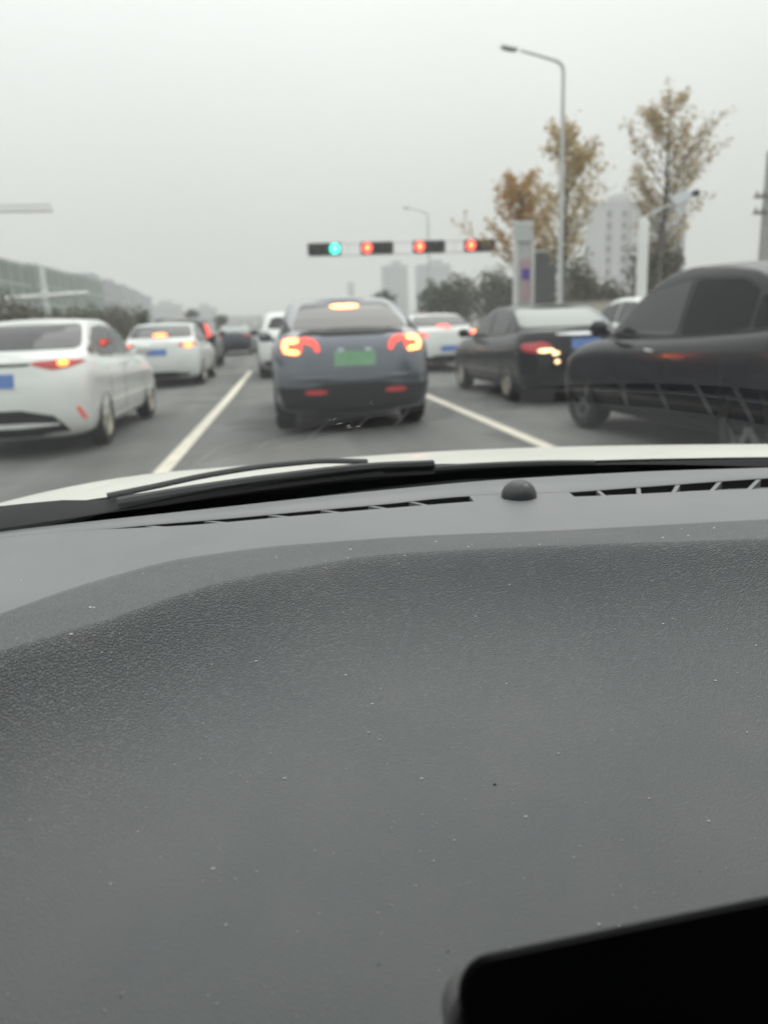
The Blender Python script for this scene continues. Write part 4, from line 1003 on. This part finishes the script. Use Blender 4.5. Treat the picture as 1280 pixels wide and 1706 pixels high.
# sunlight sensor dome
dm = MB().lathe([(.0178, -.004), (.0178, .001), (.0172, .005), (.0152, .0095), (.0118, .0132), (.0070, .0160), (.0022, .0172), (.0004, .0174)], (.2405, .7335, dash_z(.24, .7335)-.0006), n=36).build('sun_sensor', M['sensor'], None)
part(dm)
nub = MB().lathe([(.0028, -.0016), (.0028, .0010), (.0018, .0016)], (0, 0, 0), n=16).build('sensor_window', M['dashsmooth'], None); nub.parent = dm
nub.location = (.2445, .7225, dash_z(.24, .7335)+.0115); nub.rotation_euler = (R(52), 0, R(8))

# centre display, only its upper left corner in view
def rounded_slab(w, h, t, r, n=8):
    p = []
    for cx_, cz, a0 in ((w/2-r, h/2-r, 0), (-w/2+r, h/2-r, 90), (-w/2+r, -h/2+r, 180), (w/2-r, -h/2+r, 270)):
        for k in range(n+1): a = R(a0+90*k/n); p.append((cx_+r*math.cos(a), cz+r*math.sin(a)))
    K = len(p); e = min(.0015, t*.3)
    v = [(x*(1-2*e/w), -t/2, z*(1-2*e/h)) for x, z in p]+[(x, -t/2+e, z) for x, z in p]+[(x, t/2-e, z) for x, z in p]+[(x*(1-2*e/w), t/2, z*(1-2*e/h)) for x, z in p]
    f = [tuple(range(K)), tuple(range(4*K-1, 3*K-1, -1))]
    for j in range(3):
        for i in range(K): f.append((j*K+i, j*K+(i+1) % K, (j+1)*K+(i+1) % K, (j+1)*K+i))
    return v, f
DW, DH = .270, .160
e = obj_empty_part('centre_display', own, (0, 0, 0))
v, f = rounded_slab(DW+.012, DH+.010, .016, .013); hb = obj('bezel', v, f, M['bezel'], None, True, 30)
v, f = rounded_slab(DW, DH, .004, .011); sc_ = obj('screen', v, f, M['display'], None, True, 30)
hb.parent = e; sc_.parent = e; hb.location = (.0022, .009, -.0125); sc_.location = (0, 0, 0)
# top left corner at (.0465, .201, 1.060), leaning back by 24 degrees
tilt = R(-24); top_l = Vector((.0448, .2005, 1.0608)); mrot = Matrix.Rotation(R(1.5), 4, 'Z') @ Matrix.Rotation(R(-2.0), 4, 'Y') @ Matrix.Rotation(tilt, 4, 'X')
cpos = top_l - (mrot.to_3x3() @ Vector((-DW/2, 0, DH/2)))
e.matrix_parent_inverse = Matrix.Translation((-CX, 0, 0)); e.matrix_basis = Matrix.Translation(cpos) @ mrot

# dust on the dashboard
rnd = random.Random(99); v = []; f = []
v2 = []; f2 = []
for k in range(620):
    x = rnd.uniform(-.22, .5); y = rnd.uniform(.14, .60)
    if y > R_(x)+.05 and rnd.random() < .7: continue
    s_ = .00022+.00062*rnd.random()**5; z = dash_z(x, y)+.0002; a = rnd.uniform(0, 3.1)
    dark = rnd.random() < .045
    if dark: s_ *= .9
    V_, F_ = (v2, f2) if dark else (v, f)
    k0 = len(V_); st = rnd.uniform(.7, 1.9)
    for q in range(5): w = a+q*1.2566; V_.append((x+s_*st*math.cos(w), y+s_*math.sin(w), z))
    V_.append((x, y, z+s_*.9))
    for q in range(5): F_.append((k0+q, k0+(q+1) % 5, k0+5))
du = raw('dust', v, f, M['dust'], None); tag(part(du), 'pale dust flecks', kind='stuff')
du2 = raw('dark_dust', v2, f2, M['frit'], None); tag(part(du2), 'dark dust flecks', kind='stuff')

# windscreen glass, from its base up to the roof edge
def ws(x, s_):
    yb = E_(x)+.060; zb_ = ZD-.014-.10*(x-CX)**2
    yt = .235-.16*(x-CX)**2; zt = 1.396-.11*(x-CX)**2
    xx = CX+(x-CX)*(1-.22*s_)
    return (xx, yb+(yt-yb)*s_, zb_+(zt-zb_)*s_+.006*math.sin(math.pi*s_))
v = []; f = []; NW, NS = 36, 24
for j in range(NS+1):
    for i in range(NW+1): v.append(ws(lerp(-.66, 1.02, i/NW), j/NS))
for j in range(NS):
    for i in range(NW): f.append((j*(NW+1)+i, j*(NW+1)+i+1, (j+1)*(NW+1)+i+1, (j+1)*(NW+1)+i))
me = bpy.data.meshes.new('windscreen'); me.from_pydata(v, [], f); me.materials.append(M['windscreen']); me.polygons.foreach_set('use_smooth', [True]*len(me.polygons))
wsc = bpy.data.objects.new('windscreen', me); col.objects.link(wsc); part(wsc)
# black printed band along its base
v = []; f = []
for i in range(61):
    x = lerp(-.66, 1.02, i/60); h = .046+.27*max(0, CX-x)**2
    for s_ in (0.0, h*.5, h): p = ws(x, s_); v.append((p[0], p[1]+.0035, p[2]+.0035))
    if i: k = 3*i; f += [(k-3, k, k+1, k-2), (k-2, k+1, k+2, k-1)]
fb = raw('frit_band', v, f, M['frit'], None); part(fb)

# small chips and smears on the glass
rnd = random.Random(17); v = []; f = []
GLASS_MARKS = [(.033, .328, .0016, .2), (.045, .312, .0022, -.1), (.055, .303, .0030, .1), (.062, .372, .0012, 1.0), (-.02, .37, .0010, .6), (.12, .83, .0006, .5)]
for (x, s0, ln, an) in GLASS_MARKS:
    for q in range(3):
        a = an+rnd.uniform(-.3, .3); x0 = x+rnd.uniform(-.006, .006); s1 = s0+rnd.uniform(-.006, .006); L = ln*rnd.uniform(.5, 1.1)
        p = Vector(ws(x0, s1)); t1 = (Vector(ws(x0+.01, s1))-p).normalized(); t2 = (Vector(ws(x0, s1+.01))-p).normalized(); nn = t1.cross(t2).normalized()
        d = t1*math.cos(a)+t2*math.sin(a); w_ = (t2*math.cos(a)-t1*math.sin(a))*.0002; k = len(v)
        v += [p-d*L-nn*.0008, p+w_-nn*.0008, p+d*L-nn*.0008, p-w_-nn*.0008, p-nn*.0012]
        f += [(k, k+1, k+4), (k+1, k+2, k+4), (k+2, k+3, k+4), (k+3, k, k+4)]
gm = raw('glass_mark', v, f, M['glassmark'], None); part(gm); gm['kind'] = 'stuff'

# bonnet: crowned skin sloping away, with sides down to the sills
def hood_z(x, y):
    u = max(0, y-E_(x)-.10); d = abs(x-CX)
    fall = .36*u*u if u < .5 else .09+.36*(u-.5)
    return 1.0885-.012*(x-.2)-fall-.45*max(0, -.13-x)**2-.30*max(0, x-.75)**2
v = []; f = []; NB, NL = 60, 40
for j in range(NL+1):
    for i in range(NB+1):
        d = lerp(-.86, .86, i/NB); y0_ = E_(CX+d)+.10; yy = lerp(y0_, 1.98-.22*(d/.86)**2, (j/NL)**1.6); v.append((CX+d, yy, hood_z(CX+d, yy)))
for j in range(NL):
    for i in range(NB): f.append((j*(NB+1)+i, j*(NB+1)+i+1, (j+1)*(NB+1)+i+1, (j+1)*(NB+1)+i))
W = NB+1
edge = [j*W for j in range(NL+1)]+[NL*W+i for i in range(1, W)]+[j*W+NB for j in range(NL-1, -1, -1)]
low = []
for i in edge: p = v[i]; low.append(len(v)); v.append((CX+(p[0]-CX)*1.01, p[1]+.02, .42))
for i in range(len(edge)-1): f.append((edge[i], edge[i+1], low[i+1], low[i]))
part(obj('bonnet', v, f, M['bonnet'], None, True, 50))

for s_ in (-1, 1):      # front wheels of the own car, in dark arches on the wing sides
    w = obj_empty_part('wheel', own, (0, 0, 0)); w.matrix_parent_inverse = Matrix.Translation((-CX, 0, 0))
    c_ = (CX+s_*.80, 1.42, .33)
    MB().lathe([(.40, .062*s_), (.40, .072*s_)], c_, 'x', 30).build('arch_lining', M['arch'], w)
    MB().lathe([(.215, .10*s_), (.30, .105*s_), (.33, .085*s_), (.33, -.1*s_), (.215, -.1*s_), (.215, .10*s_)], c_, 'x', 30, False).build('tyre', M['rubber'], w)
    rm = MB().lathe([(.04, .095*s_), (.06, .085*s_), (.20, .078*s_), (.222, .098*s_), (.222, .05*s_)], c_, 'x', 30)
    rm.build('rim', M['alloy'], w)
# cowl panel between glass and bonnet, then the wipers
def yz(px):  # polyline resampler
    cx_ = curve([(p[0], p[1]) for p in px]); cz = curve([(p[0], p[2]) for p in px]); return cx_, cz
COWL = [(-.66, .675, 1.055), (-.42, .758, 1.088), (-.307, .788, 1.0975), (-.276, .796, 1.098), (-.221, .808, 1.0975), (-.174, .816, 1.0925), (-.086, .833, 1.0950), (-.009, .846, 1.0985), (.094, .864, 1.1000), (.18, .874, 1.0980), (.277, .878, 1.091), (.38, .873, 1.086), (.48, .857, 1.086), (.583, .834, 1.086), (.661, .813, 1.085), (.85, .757, 1.075), (1.06, .675, 1.05)]
cy_, cz_ = yz(COWL)
v = []; f = []
for i in range(81):
    x = lerp(-.64, 1.04, i/80); y, z = cy_(x), cz_(x)
    z -= .001
    for dy, dz in ((-.018, -.07), (-.015, -.030), (-.006, -.008), (0, 0), (.006, -.003), (.010, -.07)): v.append((x, y+dy, z+dz))
    if i:
        k = 6*i
        for q in range(5): f.append((k-6+q, k+q, k+q+1, k-5+q))
part(obj('cowl_panel', v, f, M['wiperpl'], None, True, 60))
def wiper(arm, blade, ra, rb_, wbl):
    w = obj_empty_part('wiper', own, (0, 0, 0)); w.matrix_parent_inverse = Matrix.Translation((-CX, 0, 0))
    def dens(p):
        a, b = yz(p); x0, x1 = p[0][0], p[-1][0]; return [(lerp(x0, x1, i/24), a(lerp(x0, x1, i/24)), b(lerp(x0, x1, i/24))) for i in range(25)]
    if arm: MB().tube(dens(arm), ra, 8, .7).build('arm', M['wiperpl'], w)
    pts = dens(blade); b = MB()
    b.tube(pts, rb_, 8, 1.0); o = b.build('blade', M['wiperpl'], w)
    MB().tube([(p[0], p[1]-.002, p[2]-wbl) for p in pts], .003, 6).build('rubber_lip', M['rubber'], w)
    return w
WIPERS = True
if WIPERS:
    wiper([(-.176, .811, 1.0970), (-.13, .82, 1.1020), (-.072, .83, 1.1090), (-.007, .842, 1.1128), (.039, .85, 1.1130), (.102, .861, 1.1070)], [(-.165, .803, 1.0910), (-.09, .817, 1.0962), (-.008, .831, 1.1000), (.092, .849, 1.1020), (.179, .859, 1.0990)], .0046, .0056, .010)
    wiper(None, [(.121, .858, 1.0925), (.237, .869, 1.0910), (.31, .867, 1.0895), (.376, .863, 1.0865)], .0032, .0050, .010)

# cabin around the camera: roof, pillars, doors, rear
v = []; f = []
for j in range(15):
    y = lerp(.235, -2.1, j/14)  # unseen roof; front edge brought forward to shade the near dashboard
    for i in range(21):
        d = lerp(-.66, .66, i/20); v.append((CX+d, y-.16*d*d*(1 if j == 0 else .3), 1.395+.195*math.sin(math.pi/2*min(1, j/14*2.0))-.11*d*d))
K = len(v); v += [(p[0], p[1], p[2]+.045) for p in v]
for j in range(14):
    for i in range(20):
        a = j*21+i; f += [(a, a+1, a+22, a+21), (K+a, K+a+21, K+a+22, K+a+1)]
ring = list(range(21))+[j*21+20 for j in range(1, 15)]+[14*21+i for i in range(19, -1, -1)]+[j*21 for j in range(13, 0, -1)]
for i in range(len(ring)): a, b = ring[i], ring[(i+1) % len(ring)]; f.append((a, b, b+K, a+K))
ro = obj('roof', v, f, M['white'], None, True, 40); ro.data.materials.append(M['headliner'])
for p in ro.data.polygons:
    if p.normal.z < -.5: p.material_index = 1
part(ro)
for s_ in (-1, 1):
    part(MB().tube([(CX+s_*.87, .62, 1.0), (CX+s_*.78, .35, 1.24), (CX+s_*.675, .17, 1.37)], [.05, .045, .045], 10).build('front_pillar', M['trim'], None))
    part(MB().tube([(CX+s_*.86, -.75, .95), (CX+s_*.68, -.82, 1.52)], [.07, .05], 10).build('middle_pillar', M['trim'], None))
    part(MB().tube([(CX+s_*.84, -2.2, .95), (CX+s_*.66, -1.95, 1.54)], [.16, .1], 10).build('rear_pillar', M['white'], None))
    part(MB().box((CX+s_*.86, -.08, .68), (.12, 1.3, .62), 0, .04).build('door', M['white'], None))
    part(MB().box((CX+s_*.86, -1.5, .68), (.12, 1.4, .62), 0, .04).build('door', M['white'], None))
M['tint'] = bpy.data.materials.new('tinted_pane'); M['tint'].use_nodes = True  # unseen panes, tinted heavily to cut side light on the dashboard
n_ = M['tint'].node_tree.nodes; l_ = M['tint'].node_tree.links; n_.clear()
o_ = n_.new('ShaderNodeOutputMaterial'); m_ = n_.new('ShaderNodeMixShader'); t_ = n_.new('ShaderNodeBsdfTransparent'); t_.inputs[0].default_value = (.10, .105, .105, 1)
g_ = n_.new('ShaderNodeBsdfGlossy'); g_.inputs['Roughness'].default_value = 0.02; m_.inputs[0].default_value = 0.08
l_.new(t_.outputs[0], m_.inputs[1]); l_.new(g_.outputs[0], m_.inputs[2]); l_.new(m_.outputs[0], o_.inputs['Surface'])
for s_ in (-1, 1):
    pa = [(.86, .56, .97), (.79, .32, 1.22), (.675, .15, 1.38), (.675, -.80, 1.54), (.865, -.74, .97)]
    pb_ = [(.865, -.76, .97), (.675, -.83, 1.54), (.66, -1.93, 1.54), (.84, -2.2, .97)]
    for q in (pa, pb_): part(obj('side_window', [(CX+s_*a, b, c) for a, b, c in q], [tuple(range(len(q)))], M['tint'], None, False))
part(obj('rear_window', [(CX-.8, -2.3, .97), (CX+.8, -2.3, .97), (CX+.62, -2.08, 1.54), (CX-.62, -2.08, 1.54)], [(0, 1, 2, 3)], M['tint'], None, False))
part(MB().box((CX, -2.35, .68), (1.6, .25, .62), 0, .05).build('tailgate', M['white'], None))
part(MB().box((CX, -.8, .33), (1.66, 3.0, .06), 0, .01).build('floor_pan', M['trim'], None))
for s_ in (-1, 1):
    st = MB().box((CX+s_*.37, -.75, .52), (.5, .52, .22), 0, .06); st.box((CX+s_*.37, -1.08, .92), (.5, .16, .66), 0, .06); st.box((CX+s_*.37, -1.12, 1.33), (.26, .1, .17), 0, .04)
    part(st.build('seat', M['board'], None))

# ------------------------------------------------------------------ haze
HAZE = True
if HAZE:
    hm = bpy.data.materials.new('haze_air'); hm.use_nodes = True; n = hm.node_tree.nodes; n.clear()
    ho = n.new('ShaderNodeOutputMaterial'); pv = n.new('ShaderNodeVolumePrincipled'); pv.inputs['Density'].default_value = 0.0019; pv.inputs['Color'].default_value = (.94, .945, .94, 1)
    hm.node_tree.links.new(pv.outputs[0], ho.inputs['Volume'])
    hz = MB().box((0, 370, 19.0), (700, 900, 40.0)).build('haze', hm, None, False); tag(hz, kind='stuff')
